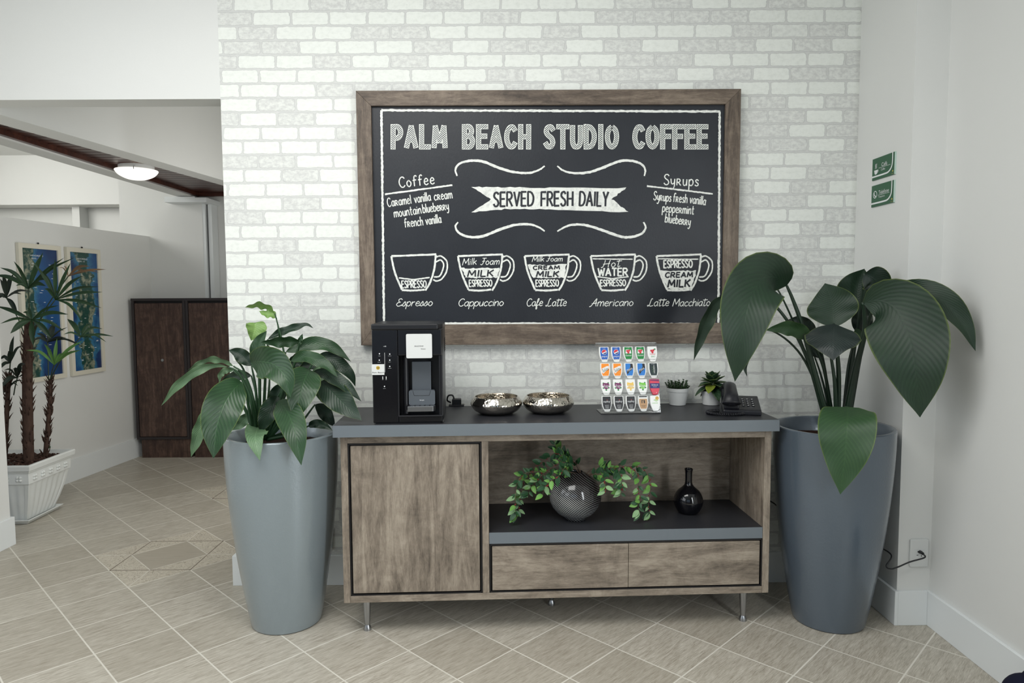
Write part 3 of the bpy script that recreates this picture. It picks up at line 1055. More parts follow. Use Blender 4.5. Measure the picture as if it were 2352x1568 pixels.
_tc = {}
def put_text(mb, s, cx, cz, w_, h_, fn, off, slant=0.0, rot=0.0):
    """centred text fitted in w_ x h_, mapped by fn(a, b, off)"""
    if s not in _tc:
        _tc[s] = text_mesh(s)
    vs, fs = _tc[s]
    x0, x1 = min(v[0] for v in vs), max(v[0] for v in vs)
    y0, y1 = min(v[1] for v in vs), max(v[1] for v in vs)
    out = []
    for v in vs:
        a = (v[0] - (x0 + x1) / 2) / (x1 - x0) * w_
        b_ = (v[1] - (y0 + y1) / 2) / (y1 - y0) * h_
        a += slant * b_
        a, b_ = a * math.cos(rot) - b_ * math.sin(rot), a * math.sin(rot) + b_ * math.cos(rot)
        out.append(fn(cx + a, cz + b_, off))
    mb.add(out, fs)


def rrect(x0, x1, z0, z1, r, n=5):
    pts = []
    for cx, cz, a0 in ((x1 - r, z1 - r, 0), (x0 + r, z1 - r, 90), (x0 + r, z0 + r, 180), (x1 - r, z0 + r, 270)):
        for k in range(n + 1):
            a = math.radians(a0 + 90 * k / n)
            pts.append((cx + r * math.cos(a), cz + r * math.sin(a)))
    return pts


def disc(cx, cz, r, n=20, a0=0, a1=360):
    full = a1 - a0 >= 360
    m = n if full else n + 1
    return [(cx + r * math.cos(math.radians(a0 + (a1 - a0) * k / n)), cz + r * math.sin(math.radians(a0 + (a1 - a0) * k / n))) for k in range(m)]


FN = lambda a, b_, d: (a, -d, b_)        # local face plane, d towards the viewer
WINK = plain('white_print', lin(226, 228, 228), 0.5)
DINK = plain('dark_print', lin(34, 34, 40), 0.5)

# ---------------------------------------------------------------- coffee machine
MO, MA = (-0.572, -0.536), 0.055
CM = thing('coffee_machine', 'black capsule coffee machine with a white square plate at the left end of the sideboard', 'coffee machine', (MO[0], MO[1], TOPZ), MA)
mf = frame(MO[0], MO[1], MA)
def mq(cx, cy, d=0.0):
    a, z = mf(850 + cx / 6.27, 730 + cy / 6.27, d)
    return a, z - TOPZ
MW = mq(1010, 1500)[0]
MH = mq(40, 100)[1]
MD = 0.30
nx0, nz1 = mq(400, 545)
nx1, nz0 = mq(1045, 1405)
b = MB()
b.box(0, nx0, 0.0, 0.08, 0.004, MH - 0.02).box(nx0, nx1, 0, 0.08, nz1, MH - 0.02).box(nx0, nx1, 0, 0.08, 0.004, nz0)
b.build('front_panel', BLACKGLOSS, CM, bevel=0.004)
# body with the chamfered right edge
out = [(0, 0.082), (0, MD), (MW + 0.012, MD), (MW + 0.012, 0.045), (MW - 0.004, 0.006), (nx1, 0.006), (nx1, 0.0825)]
MB().prism(out, lambda a, c, d: (a, c, d), 0.004, MH - 0.015).build('body', BLACKSATIN, CM, bevel=0.003)
MB().prism([(-0.002, -0.003), (-0.002, MD + 0.005), (MW + 0.013, MD + 0.005), (MW + 0.013, 0.04), (MW - 0.004, -0.003)], lambda a, c, d: (a, c, d), MH - 0.0215, MH + 0.004).build('lid', BLACKSATIN, CM, bevel=0.006)
MB().box(0.01, MW, 0.01, MD - 0.01, 0, 0.005).build('base_plate', BLACKSATIN, CM)
# cup niche
MB().box(nx0, nx1, 0.082, 0.09, nz0, nz1).build('niche_back', BLACKSATIN, CM)
m = MB()
for q in ((nx0 - 0.002, nx0 + 0.003, nz0, nz1), (nx1 - 0.003, nx1 + 0.002, nz0, nz1), (nx0, nx1, nz0 - 0.003, nz0 + 0.003)):
    m.box(q[0], q[1], -0.004, 0.01, q[2], q[3])
m.build('niche_rim', BLACKSATIN, CM, bevel=0.0015)
a0 = mq(500, 900)[0]
MB().tube([(a0, 0.045, nz0 + 0.004), (a0, 0.045, nz1 - 0.004)], 0.012, 20).build('niche_column', BLACKSATIN, CM, smooth=False)
MIDG = plain('slate_plastic', lin(84, 90, 96), 0.42)
a0, c0 = mq(610, 1240, 0.06); a1, c1 = mq(878, 622, 0.06)
MB().box(a0, a1, 0.055, 0.083, c0, c1).build('cup_backplate', MIDG, CM, bevel=0.003)
a0, c0 = mq(560, 1255, 0.03); a1, c1 = mq(935, 1040, 0.03)
hld = MB().prism(rrect(a0, a1, c0, c1, 0.007), FN, -0.055, -0.03).build('cup_holder', MIDG, CM)
m = MB()
aa, cc = mq(615, 1050, 0.03); ab, cb = mq(872, 1115, 0.03)
for p, r in (((aa, cc), (aa + .006, cb)), ((aa + .006, cb), (ab - .006, cb)), ((ab - .006, cb), (ab, cc))):
    ribbon(m, [p, r], 0.0007, FN, -0.0295)
m.build('pressed_line', BLACKGAP, hld)
m = MB()
put_text(m, 'bevyz', *mq(748, 1183, 0.03), 0.018, 0.007, FN, -0.0294)
m.build('lettering', WINK, hld)
a0, c0 = mq(540, 1350, -0.004); a1, c1 = mq(935, 1270, -0.004)
tr = MB().prism([(a0, -0.005), (a0, 0.05), (a1 + 0.001, 0.05), (a1 + 0.001, 0.006), (a1 - 0.008, -0.005)], lambda a, c, d: (a, c, d), c0, c1).build('drip_tray', CHROME, CM, bevel=0.0015)
m = MB()
for k in range(5):
    x = a0 + 0.006 + k * (a1 - a0 - 0.012) / 5
    m.box(x, x + 0.006, 0.006, 0.03, c1 - 0.001, c1 + 0.0008)
m.build('grille', BLACKSATIN, tr)
# white plate
a0, c0 = mq(522, 582, -0.012); a1, c1 = mq(890, 228, -0.012)
MB().prism(rrect(a0 - 0.002, a1 + 0.002, c0 - 0.001, c1 + 0.002, 0.007), FN, -0.02, 0.008).build('plate_surround', BLACKSATIN, CM)
pl = MB().prism(rrect(a0, a1, c0, c1, 0.006), FN, -0.005, 0.013).build('white_plate', WHITEPL, CM, bevel=0.0012)
m = MB()
put_text(m, 'BRASTEMP', *mq(705, 406, -0.013), 0.0365, 0.0048, FN, 0.0134)
put_text(m, 'B.blend', *mq(765, 445, -0.013), 0.0175, 0.0046, FN, 0.0134)
m.build('lettering', DINK, pl)
# touch symbols
D1 = 0.0006
def symbol(cx, cy, word, wy, wd, mark=True):
    m = MB()
    x, z = mq(cx, cy)
    if mark:
        m.prism(disc(x, z, 0.0026, 12), FN, D1, 0)
    else:
        x2, z2 = mq(cx, 842)
        m.box(x - 0.0013, x + 0.0013, -D1, 0, z, z2)
    put_text(m, word, *mq(cx, wy), wd, 0.0022, FN, D1)
    m.build('touch_symbol', WINK, CM)
m = MB()
put_text(m, '▸/II', *mq(212, 408), 0.010, 0.005, FN, D1)
m.build('play_symbol', WINK, CM)
for cx, cy, word, wy, wd in ((135, 515, 'cancela', 547, .0085), (133, 607, 'água quente', 636, .0125), (283, 520, 'água natural', 547, .0125), (283, 607, 'água fria', 634, .0095), (283, 697, 'água gelada', 724, .0125), (208, 985, 'para limpar', 1016, .0105)):
    symbol(cx, cy, word, wy, wd)
symbol(183, 880, 'gelo', 888, .005, False)
symbol(233, 880, 'filtro', 888, .005, False)
x, z = mq(209, 500); x2, z2 = mq(209, 780)
dl = MB().box(x - 0.0005, x + 0.0005, -D1, 0, z2, z).build('symbol_divider', WINK, CM)
# logo sticker
a0, c0 = mq(26, 820); a1, c1 = mq(204, 665)
st = MB().prism([(a0, c0), (a1, c0), (a1, c1), (a0, c1)], FN, 0.0012, 0).build('logo_sticker', WHITEPL, CM)
m = MB(); m.prism(disc((a0 + a1) / 2, c0 + (c1 - c0) * 0.66, 0.0078, 24), FN, 0.0016, 0.0012)
m.build('yellow_emblem', plain('yellow_print', lin(212, 178, 64), 0.5), st)
m = MB()
ecx, ecz = (a0 + a1) / 2, c0 + (c1 - c0) * 0.67
for k in (-1, 1):
    for q in range(3):
        pts = [(ecx + k * 0.0004, ecz - 0.006 + 0.003 * q), (ecx + k * 0.003, ecz - 0.002 + 0.003 * q), (ecx + k * 0.0058, ecz - 0.0008 + 0.0028 * q)]
        ribbon(m, pts, 0.0004, FN, 0.002)
put_text(m, 'Palm Beach', ecx, c0 + (c1 - c0) * 0.22, (a1 - a0) * 0.92, 0.0055, FN, 0.0016, slant=0.25)
m.build('sticker_print', DINK, st)
# side vents
m = MB()
for k in range(7):
    z = MH - 0.075 - k * 0.009
    m.box(MW + 0.0118, MW + 0.0135, 0.20, 0.29, z, z + 0.005)
m.build('side_vent', BLACKGAP, CM)

# ---------------------------------------------------------------- power adapter behind the machine
ad = thing('power_adapter', 'small black power adapter lying by the wall between coffee machine and bowl', 'adapter', (-0.262, -0.075, TOPZ), 0.03)
MB().box(-0.022, 0.022, -0.018, 0.018, 0, 0.034).build('housing', BLACKSATIN, ad, bevel=0.004)
MB().box(-0.038, 0.036, -0.022, 0.022, 0, 0.006).build('flange', BLACKSATIN, ad, bevel=0.002)
m = MB().tube(catmull([(-0.012, 0, 0.032), (-0.02, 0, 0.05), (-0.04, 0.0, 0.048), (-0.046, 0.01, 0.025), (-0.03, 0.02, 0.012)], 8), 0.004, 8)
m.build('cable', BLACKSATIN, ad, smooth=True)

# ---------------------------------------------------------------- hammered bowls
def hammered():
    t = NT('hammered_steel', 0.10, 0.5, 1.0, lin(206, 200, 190))
    v = t.t.nodes.new('ShaderNodeTexVoronoi')
    v.inputs['Scale'].default_value = 105
    t.wire(t.obj(), v.inputs['Vector'])
    t.bump(v.outputs['Distance'], 0.30, 0.004)
    return t.m_
HAM = hammered()
def bowl(x, y, label):
    o = MB()
    R = 0.116
    prof = [(0.0001, 0.002), (0.055, 0.0), (0.075, 0.004), (0.100, 0.018), (R, 0.043), (0.112, 0.060), (0.102, 0.075), (0.098, 0.079), (0.095, 0.076), (0.105, 0.060), (0.109, 0.043), (0.094, 0.022), (0.07, 0.009), (0.0001, 0.007)]
    pr = [(p.x, p.y) for p in catmull([(a, c, 0) for a, c in prof], 4)]
    o.lathe([(max(a, 1e-4), max(0, c)) for a, c in pr], (0, 0, 0), 72)
    q = o.build('metal_bowl', HAM, None, smooth=True)
    q.location = (x, y, TOPZ)
    tag(q, label, 'bowl', 'hammered metal bowls on the sideboard')
bowl(-0.066, -0.295, 'round hammered steel bowl standing nearer the coffee machine')
bowl(0.168, -0.278, 'round hammered steel bowl standing nearer the clear capsule stand')

# ---------------------------------------------------------------- clear stand with drink capsules
AO, AA, AT = (0.402, -0.335), 0.06, 0.30
SW, SLEN = 0.268, 0.322
def acrylic():
    t = NT('clear_acrylic', 0.06, 0.5, 0.0, (0.97, 0.98, 0.98, 1))
    t.set('Transmission Weight', 0.96)
    t.set('IOR', 1.30)
    return t.m_
ACR = acrylic()
AS = thing('capsule_stand', 'clear acrylic tilted stand displaying four rows of drink capsules', 'display stand', (AO[0], AO[1], TOPZ), AA)
sa, ca = math.sin(AT), math.cos(AT)
def tilt(a, b_, d):
    """a across, b_ up the panel, d out of its face"""
    return (a, b_ * sa - d * ca, b_ * ca + d * sa + 0.004)
m = MB()
m.add([tilt(a, b_, d) for a in (0, SW) for b_ in (0, SLEN) for d in (0, -0.003)], [(0, 1, 3, 2), (4, 6, 7, 5), (0, 4, 5, 1), (2, 3, 7, 6), (0, 2, 6, 4), (1, 5, 7, 3)])
m.build('panel', ACR, AS)
MB().box(-0.003, SW + 0.003, -0.006, 0.115, 0.0, 0.004).build('base', ACR, AS, bevel=0.001)
m = MB(); e = tilt(0, SLEN, 0)
m.box(-0.008, SW + 0.003, e[1] - 0.006, e[1] + 0.022, e[2] - 0.016, e[2] - 0.0005)
m.build('top_lip', ACR, AS, bevel=0.003)
m = MB()
for r_ in (0.012, 0.088, 0.163, 0.240):
    m.add([tilt(a, b_, d) for a in (0.004, SW - 0.004) for b_ in (r_ - 0.002, r_ + 0.001) for d in (0.0002, 0.016)], [(0, 1, 3, 2), (4, 6, 7, 5), (0, 4, 5, 1), (2, 3, 7, 6), (0, 2, 6, 4), (1, 5, 7, 3)])
m.build('ledge', ACR, AS)
PODW = plain('white_capsule_plastic', lin(236, 237, 234), 0.3)
CC = {k: plain('print_' + k, lin(*v), 0.4) for k, v in dict(blue=(34, 92, 178), red=(206, 40, 56), green=(10, 128, 56), orange=(242, 142, 34), skyblue=(34, 120, 200), pine=(16, 40, 42), lime=(120, 200, 70), plum=(116, 40, 92), yellow=(236, 196, 92), coral=(218, 66, 88), navy=(32, 40, 112), black=(26, 27, 32), tan=(186, 146, 104), brown=(90, 62, 44), deepgreen=(10, 60, 40), palegreen=(190, 214, 170)).items()}
PW, PHH = 0.0225, 0.0345
def shield(s=1.0, top=1.0, bottom=-1.0):
    w_ = PW * s
    pts = [(-w_ * 0.94, PHH * top), (w_ * 0.94, PHH * top), (w_ * 1.0, PHH * 0.2), (w_ * 0.93, -PHH * 0.25), (w_ * 0.70, -PHH * 0.68), (w_ * 0.52, PHH * bottom), (-w_ * 0.52, PHH * bottom), (-w_ * 0.70, -PHH * 0.68), (-w_ * 0.93, -PHH * 0.25), (-w_ * 1.0, PHH * 0.2)]
    return pts
caN, saN = math.cos(AA), math.sin(AA)
af_n = Vector((-saN * 1.0, caN, 0))
def pod_pos(cx, cy):
    """photo crop point -> position on the tilted panel (across, up)"""
    u, v = 1360 + cx / 8.712, 780 + cy / 8.712
    n = Vector((-saN * ca, caN * ca, -sa))          # panel normal (pointing back)
    o = Vector((AO[0], AO[1], TOPZ + 0.004))
    n = Vector((-saN * ca, caN * ca, -sa))
    p = onp(u, v, n, o.dot(n)) - o
    return p.dot(Vector((caN, saN, 0))), p.dot(Vector((-saN * sa, caN * sa, ca)))
LROWS = []
def pod(kind, cx, cy, label):
    a, b_ = pod_pos(cx, cy)
    p = thing('drink_capsule', label, 'capsule', group='drink capsules on the clear stand')
    T = Matrix.Translation((AO[0], AO[1], TOPZ)) @ Matrix.Rotation(AA, 4, 'Z') @ Matrix.Translation(tilt(a, b_, 0.0012)) @ Matrix.Rotation(-AT, 4, 'X')
    p.matrix_world = T
    F = lambda x, z, d: (x, -d, z)
    body = MB().prism(shield(), F, 0.0, 0.013)
    body.prism([(-PW * .42, -PHH * 0.98), (PW * .42, -PHH * .98), (PW * .34, -PHH * 1.06), (-PW * .34, -PHH * 1.06)], F, 0.002, 0.010)
    body.build('shell', CC['coral'] if kind == 'B.blend' else PODW, p, bevel=0.0025)
    Lz = 0.0134
    lab = lambda col, s=0.80, top=0.93, bot=-0.66: MB().prism([(x, max(z, PHH * bot)) for x, z in shield(s, top, bot)], F, 0.0128, Lz).build('label', CC[col], p)
    def add(nm, col, fn):
        m = MB(); fn(m); m.build(nm, CC[col] if col in CC else (WINK if col == 'white' else DINK), L or p)
    L = None
    if kind == 'pepsi':
        L = lab('blue')
        add('roundel', 'white', lambda m: m.prism(disc(0, PHH * .30, PW * .52, 24), F, Lz, Lz + .0004))
        add('roundel_top', 'red', lambda m: m.prism(disc(0, PHH * .30, PW * .46, 20, 25, 205), F, Lz, Lz + .0008))
        add('roundel_bottom', 'navy', lambda m: m.prism(disc(0, PHH * .30, PW * .46, 14, 232, 358), F, Lz, Lz + .0008))
        add('lettering', 'white', lambda m: (put_text(m, 'pepsi', 0, -PHH * .32, PW * 1.15, PHH * .27, F, Lz + .0005), put_text(m, '6 x 200ml', 0, PHH * .82, PW * .6, PHH * .09, F, Lz + .0005)))
    elif kind in ('guarana', 'zero'):
        if kind == 'guarana':
            L = lab('green')
        add('badge', 'white', lambda m: m.prism([(-PW * .62, PHH * .08), (PW * .62, PHH * .08), (PW * .5, PHH * .62), (-PW * .5, PHH * .62)], F, Lz, Lz + .0004))
        add('berry_print', 'red', lambda m: [m.prism(disc(x, PHH * z, PW * .22, 14), F, Lz, Lz + .0008 + .00005 * i) for i, (x, z) in enumerate(((-PW * .22, .42), (PW * .18, .46), (0, .20)))])
        add('leaf_print', 'green', lambda m: m.prism([(PW * .2, PHH * .62), (PW * .6, PHH * .74), (PW * .62, PHH * .5)], F, Lz, Lz + .0008))
        if kind == 'guarana':
            add('lettering', 'white', lambda m: (put_text(m, 'Guaraná', 0, -PHH * .16, PW * 1.25, PHH * .26, F, Lz + .0005, .2), put_text(m, '6 x 200ml', 0, PHH * .84, PW * .6, PHH * .08, F, Lz + .0005)))
        else:
            add('lettering', 'red', lambda m: put_text(m, 'Guaraná', 0, -PHH * .02, PW * 1.1, PHH * .2, F, Lz, .2))
            add('zero_lettering', 'green', lambda m: put_text(m, 'ZERO', PW * .05, -PHH * .36, PW * .85, PHH * .2, F, Lz))
    elif kind == 'sukita':
        L = lab('orange')
        add('splash', 'white', lambda m: m.prism([(-PW * .74, -PHH * .2), (-PW * .45, -PHH * .38), (PW * .1, -PHH * .05), (PW * .72, PHH * .28), (PW * .7, PHH * .62), (PW * .3, PHH * .6), (-PW * .1, PHH * .46), (-PW * .7, PHH * .3)], F, Lz, Lz + .0004))
        add('lettering', 'deepgreen', lambda m: put_text(m, 'Sukita', 0, PHH * .15, PW * 1.3, PHH * .42, F, Lz + .0006, 0.1, 0.38))
    elif kind == 'tonica':
        L = lab('skyblue')
        sw = [(-PW * .55, -PHH * .40), (-PW * .5, -PHH * .02), (-PW * .05, PHH * .2), (PW * .25, PHH * .5), (PW * .2, PHH * .9), (PW * .7, PHH * .9), (PW * .76, PHH * .4), (PW * .5, PHH * .08), (0, -PHH * .1), (-PW * .4, -PHH * .5)]
        add('swirl_edge', 'white', lambda m: m.prism([(x * 1.06, z * 1.03 + .0002) for x, z in sw], F, Lz, Lz + .0003))
        add('swirl', 'black', lambda m: m.prism(sw, F, Lz, Lz + .0006))
        add('lettering', 'white', lambda m: put_text(m, 'Tônica', 0, PHH * .14, PW * 1.15, PHH * .3, F, Lz + .0008, 0, 0.55))
    elif kind == 'dark':
        L = lab('pine')
        add('flash', 'lime', lambda m: [m.prism([(-PW * .45, PHH * (z - .22)), (PW * .1, PHH * (z + .02)), (PW * .5, PHH * (z + .26)), (PW * .0, PHH * (z - .04))], F, Lz, Lz + .0004 + .0001 * i) for i, z in enumerate((.5, .2, -.1))])
        add('lettering', 'white', lambda m: (put_text(m, 'H2OH', PW * .12, PHH * .12, PHH * 1.0, PW * .3, F, Lz + .0008, 0, -1.571), put_text(m, '6 x 200ml', 0, PHH * .82, PW * .7, PHH * .08, F, Lz + .0005)))
    elif kind in ('plum', 'lemon', 'limefruit'):
        fc, tx = {'plum': ('plum', 'Frisz'), 'lemon': ('yellow', 'Frisz'), 'limefruit': ('lime', 'Frisz')}[kind]
        add('leaf_print', 'green' if kind != 'lemon' else 'yellow', lambda m: [m.prism([(x - PW * .22, PHH * z), (x, PHH * (z + .13)), (x + PW * .22, PHH * z), (x, PHH * (z - .13))], F, 0.0128, Lz) for x, z in ((-PW * .5, .5), (PW * .45, .52), (-PW * .52, -.12), (PW * .5, -.1), (0, -.38))])
        add('fruit_print', fc, lambda m: [m.prism(disc(x, PHH * z, PW * r_, 16), F, 0.0128, Lz + .0003 + .00006 * i) for i, (x, z, r_) in enumerate(((-PW * .3, .3, .38), (PW * .28, .28, .38), (0, .02, .46), (-PW * .1, .34, .3)))])
        add('lettering', 'white', lambda m: put_text(m, tx, 0, PHH * .12, PW * .95, PHH * .42, F, Lz + .001, .25, .1))
    elif kind == 'B.blend':
        add('label_band', 'navy', lambda m: m.prism([(-PW * .96, -PHH * .2), (PW * .94, -PHH * .2), (PW * .97, PHH * .46), (-PW * .97, PHH * .46)], F, .0128, Lz))
        add('cap_print', 'plum', lambda m: m.prism([(-PW * .9, PHH * .8), (PW * .9, PHH * .7), (PW * .86, PHH * .96), (-PW * .86, PHH * .96)], F, .0128, Lz))
        add('lettering', 'white', lambda m: (put_text(m, 'B.blend', 0, PHH * .24, PW * 1.25, PHH * .22, F, Lz + .0004), put_text(m, 'carbonation', 0, PHH * .0, PW * .8, PHH * .1, F, Lz + .0004)))
    elif kind == 'suplicy':
        L = lab('black', 0.84, 0.93, -0.7)
        add('lettering', 'white', lambda m: (put_text(m, 'suplicy', 0, PHH * .26, PW * 1.35, PHH * .32, F, Lz + .0004), put_text(m, 'espresso', 0, -PHH * .22, PW * .8, PHH * .1, F, Lz + .0004), put_text(m, 'intenso', 0, -PHH * .38, PW * .75, PHH * .1, F, Lz + .0004), put_text(m, 'arábica', 0, -PHH * .54, PW * .7, PHH * .1, F, Lz + .0004)))
        add('dot', 'red', lambda m: m.prism(disc(PW * .1, PHH * .5, PW * .07, 8), F, Lz, Lz + .0005))
    elif kind == 'mate':
        L = lab('tan', 0.84, 0.6, -0.7)
        add('top_band', 'black', lambda m: m.prism([(-PW * .8, PHH * .8), (PW * .8, PHH * .8), (PW * .8, PHH * .95), (-PW * .8, PHH * .95)], F, .0128, Lz))
        add('emblem', 'black', lambda m: (m.prism([(-PW * .35, PHH * .02), (-PW * .2, PHH * .02), (-PW * .2, PHH * .42), (-PW * .35, PHH * .42)], F, Lz, Lz + .0004), m.prism([(-PW * .18, PHH * .34), (0, PHH * .34), (0, PHH * .42), (-PW * .18, PHH * .42)], F, Lz, Lz + .0004), m.prism([(PW * .08, PHH * .02), (PW * .32, PHH * .02), (PW * .32, PHH * .42), (PW * .08, PHH * .42)], F, Lz, Lz + .0004)))
        add('lettering', 'black', lambda m: (put_text(m, 'QUEEN', 0, -PHH * .3, PW * .9, PHH * .12, F, Lz + .0004), put_text(m, 'LATTE', 0, -PHH * .46, PW * .6, PHH * .1, F, Lz + .0004)))
    elif kind == 'mint':
        add('fruit_print', 'yellow', lambda m: m.prism(disc(PW * .4, PHH * .66, PW * .36, 18), F, .0128, Lz + .0002))
        add('fruit_centre', 'brown', lambda m: [m.prism(disc(PW * (.4 + .2 * math.cos(k * 1.2)), PHH * .66 + PW * .2 * math.sin(k * 1.2), PW * .07, 8), F, .0128, Lz + .0006) for k in range(5)])
        add('leaf_print', 'palegreen', lambda m: m.prism([(-PW * .4, PHH * .4), (PW * .1, PHH * .6), (PW * .7, PHH * .36), (PW * .2, PHH * .2)], F, .0128, Lz))
        add('lettering', 'lime', lambda m: put_text(m, 'LUNOMI', -PW * .1, PHH * .02, PW * 1.1, PHH * .15, F, Lz))
    return p


ROWN = ('topmost row', 'second row from the top', 'third row from the top', 'bottom row')
KIND = dict(pepsi='white capsule with a blue label and round emblem', guarana='white capsule with a green label and red berries', zero='white capsule with red berries and small green lettering, last of the topmost row',
            sukita='white capsule with an orange label and slanting dark lettering', tonica='white capsule with a bright blue label and black swirl', dark='white capsule with a near-black label and lime green flash, end of the second row',
            plum='white capsule printed with purple fruit', lemon='white capsule printed with yellow fruit, middle of the third row', limefruit='white capsule printed with lime green fruit in the third row',
            suplicy='white capsule with a black label, bold white lettering', mate='white capsule with a tan label and black emblem in the bottom row', mint='white capsule with pale green leaf and cut fruit, end of the bottom row')
KIND['B.blend'] = 'coral red capsule with a navy band at the end of the third row'
NTH = {('pepsi', 0): ', first of the topmost row', ('pepsi', 1): ', second of the topmost row', ('guarana', 2): ', middle of the topmost row', ('guarana', 3): ', next to the all-white one',
       ('sukita', 0): ', above the first purple one', ('sukita', 1): ', beside the first bright blue one', ('tonica', 2): ', middle of its row', ('tonica', 3): ', beside the near-black one',
       ('plum', 0): ', at the start of its row', ('plum', 1): ', beside the yellow fruit one', ('suplicy', 0): ', starting the bottom row', ('suplicy', 1): ', second of the bottom row', ('suplicy', 2): ', next to the tan one'}
ROWS = ((['pepsi', 'pepsi', 'guarana', 'guarana', 'zero'], (232, 470, 712, 952, 1193), 305, -2.5), (['sukita', 'sukita', 'tonica', 'tonica', 'dark'], (253, 493, 733, 974, 1213), 632, -2.5),
        (['plum', 'plum', 'lemon', 'limefruit', 'B.blend'], (268, 508, 756, 998, 1240), 957, -2), (['suplicy', 'suplicy', 'suplicy', 'mate', 'mint'], (283, 525, 765, 1010, 1250), 1290, -3))
for names, xs, cy, dy in ROWS:
    for i, (k, x) in enumerate(zip(names, xs)):
        pod(k, x, cy + dy * i, KIND[k] + NTH.get((k, i), ''))

# ---------------------------------------------------------------- small white pots
def small_pot(name, label, x, y, r1, r0, h):
    t = thing(name, label, 'potted plant', (x, y, TOPZ))
    m = MB().lathe([(0.0001, 0.003), (r0 - 0.004, 0.0), (r0, 0.002), (r1 - 0.004, h * 0.80), (r1 - 0.002, h * 0.80), (r1, h), (r1 - 0.003, h), (r1 - 0.005, h * 0.86), (0.0001, h * 0.85)], (0, 0, 0), 40)
    smooth_by_angle(m.build('pot', WHITEPL, t), 30)
    MB().lathe([(0.0001, 0), (r1 - 0.006, 0.0), (r1 - 0.006, 0.004), (0.0001, 0.006)], (0, 0, h * 0.87), 24).build('soil', plain('dark_potting_soil', lin(34, 28, 24), 0.9), t)
    return t
SUCC = NT('succulent_leaf', 0.45, 0.4)
SUCC.set('Base Color', SUCC.mix(SUCC.noise(SUCC.obj(), 40, 2), lin(38, 66, 42), lin(72, 98, 58)))
SUCC = SUCC.m_
YELG = plain('yellow_green_leaf', lin(128, 142, 52), 0.45)
def little_leaf(mb, base, d, up, L, W_, th=0.15, cup=0.0, n=7):
    """small pointed leaf from base along d"""
    d = Vector(d).normalized()
    s = d.cross(Vector(up))
    s = s.normalized() if s.length > 1e-4 else d.orthogonal().normalized()
    nn = s.cross(d)
    vs, fs, uv = [], [], []
    for i in range(n + 1):
        t = i / n
        wd = W_ * (math.sin(math.pi * (0.06 + 0.94 * t ** 0.8)) ** 0.8) * 0.5
        c = Vector(base) + d * L * t + nn * cup * L * (t * t)
        for j, q in enumerate((-1, -0.5, 0, 0.5, 1)):
            vs.append(c + s * wd * q + nn * wd * 0.35 * abs(q))
            uv.append((0.5 + 0.5 * q, t))
    for i in range(n):
        for j in range(4):
            fs.append((i * 5 + j, i * 5 + j + 1, i * 5 + j + 6, i * 5 + j + 5))
    mb.add(vs, fs, uv)
p1_ = small_pot('potted_herb', 'small white pot of fine-leaved green herb beside the capsule stand', 0.800, -0.088, 0.054, 0.038, 0.083)
rg = random.Random(11)
for k in range(34):
    a, r_ = k * 2.4, 0.044 * math.sqrt((k + .5) / 34)
    bx_, by_ = r_ * math.cos(a), r_ * math.sin(a)
    m = MB()
    h_ = 0.014 + 0.026 * rg.random() + 0.006 * (1 - r_ / 0.045)
    tip = Vector((bx_ * 1.38, by_ * (1.38 if by_ < 0 else 1.1), 0.073 + h_))
    bs = Vector((bx_, by_, 0.073))
    m.tube([bs, tip], 0.0009, 5)
    for q in range(5):
        c = bs.lerp(tip, 0.25 + 0.19 * q)
        for e in range(4):
            an = e * 1.571 + q * 0.8
            little_leaf(m, c, (math.cos(an), math.sin(an), 0.35 + 0.15 * q), (0, 0, 1), 0.0105, 0.0062, n=4)
    m.build('sprig', SUCC, p1_, smooth=True)
p2_ = small_pot('potted_succulent', 'small white pot of broad-leaved rosette succulent behind the telephone', 0.962, -0.085, 0.050, 0.040, 0.068)
SUCD = leaf_mat('dark_succulent_leaf', lin(28, 52, 38), lin(58, 88, 56), 0.4, 5)
for k in range(30):
    a = k * 2.39996
    t_ = k / 30
    el = math.radians(-38 + 105 * t_)
    L_ = 0.100 - 0.058 * t_
    m = MB()
    c0_ = Vector((0.008 * math.cos(a) + 0.002, 0.008 * math.sin(a) - 0.010, 0.088 + 0.040 * t_))
    sg = 0.50 if (math.sin(a) > 0) else 1.0                       # squeezed against the wall
    d = Vector((math.cos(a) * math.cos(el), math.sin(a) * math.cos(el) * sg, math.sin(el)))
    little_leaf(m, c0_, d, (0, 0, 1), L_ * (0.72 if sg < 1 else 1), 0.050 - 0.018 * t_, cup=-0.12 if t_ < .5 else 0.1, n=8)
    o = m.build('leaf', YELG if k in (7,) else SUCD, p2_, smooth=True)
    md = o.modifiers.new('thickness', 'SOLIDIFY'); md.thickness = 0.002
m = MB()
m.tube(catmull([(0, 0, 0.06), (0.0, -0.003, 0.10), (0.006, -0.004, 0.13)], 5), 0.005, 8).build('stem', SUCC, p2_, smooth=True)

# ---------------------------------------------------------------- telephone
PHM = plain('black_phone_plastic', lin(22, 23, 29), 0.4)
TP = thing('telephone', 'black push-button desk telephone with coiled cord at the right end of the sideboard', 'telephone', (1.045, -0.292, TOPZ), math.radians(-14))
F2 = lambda a, c, d: (d, a, c)
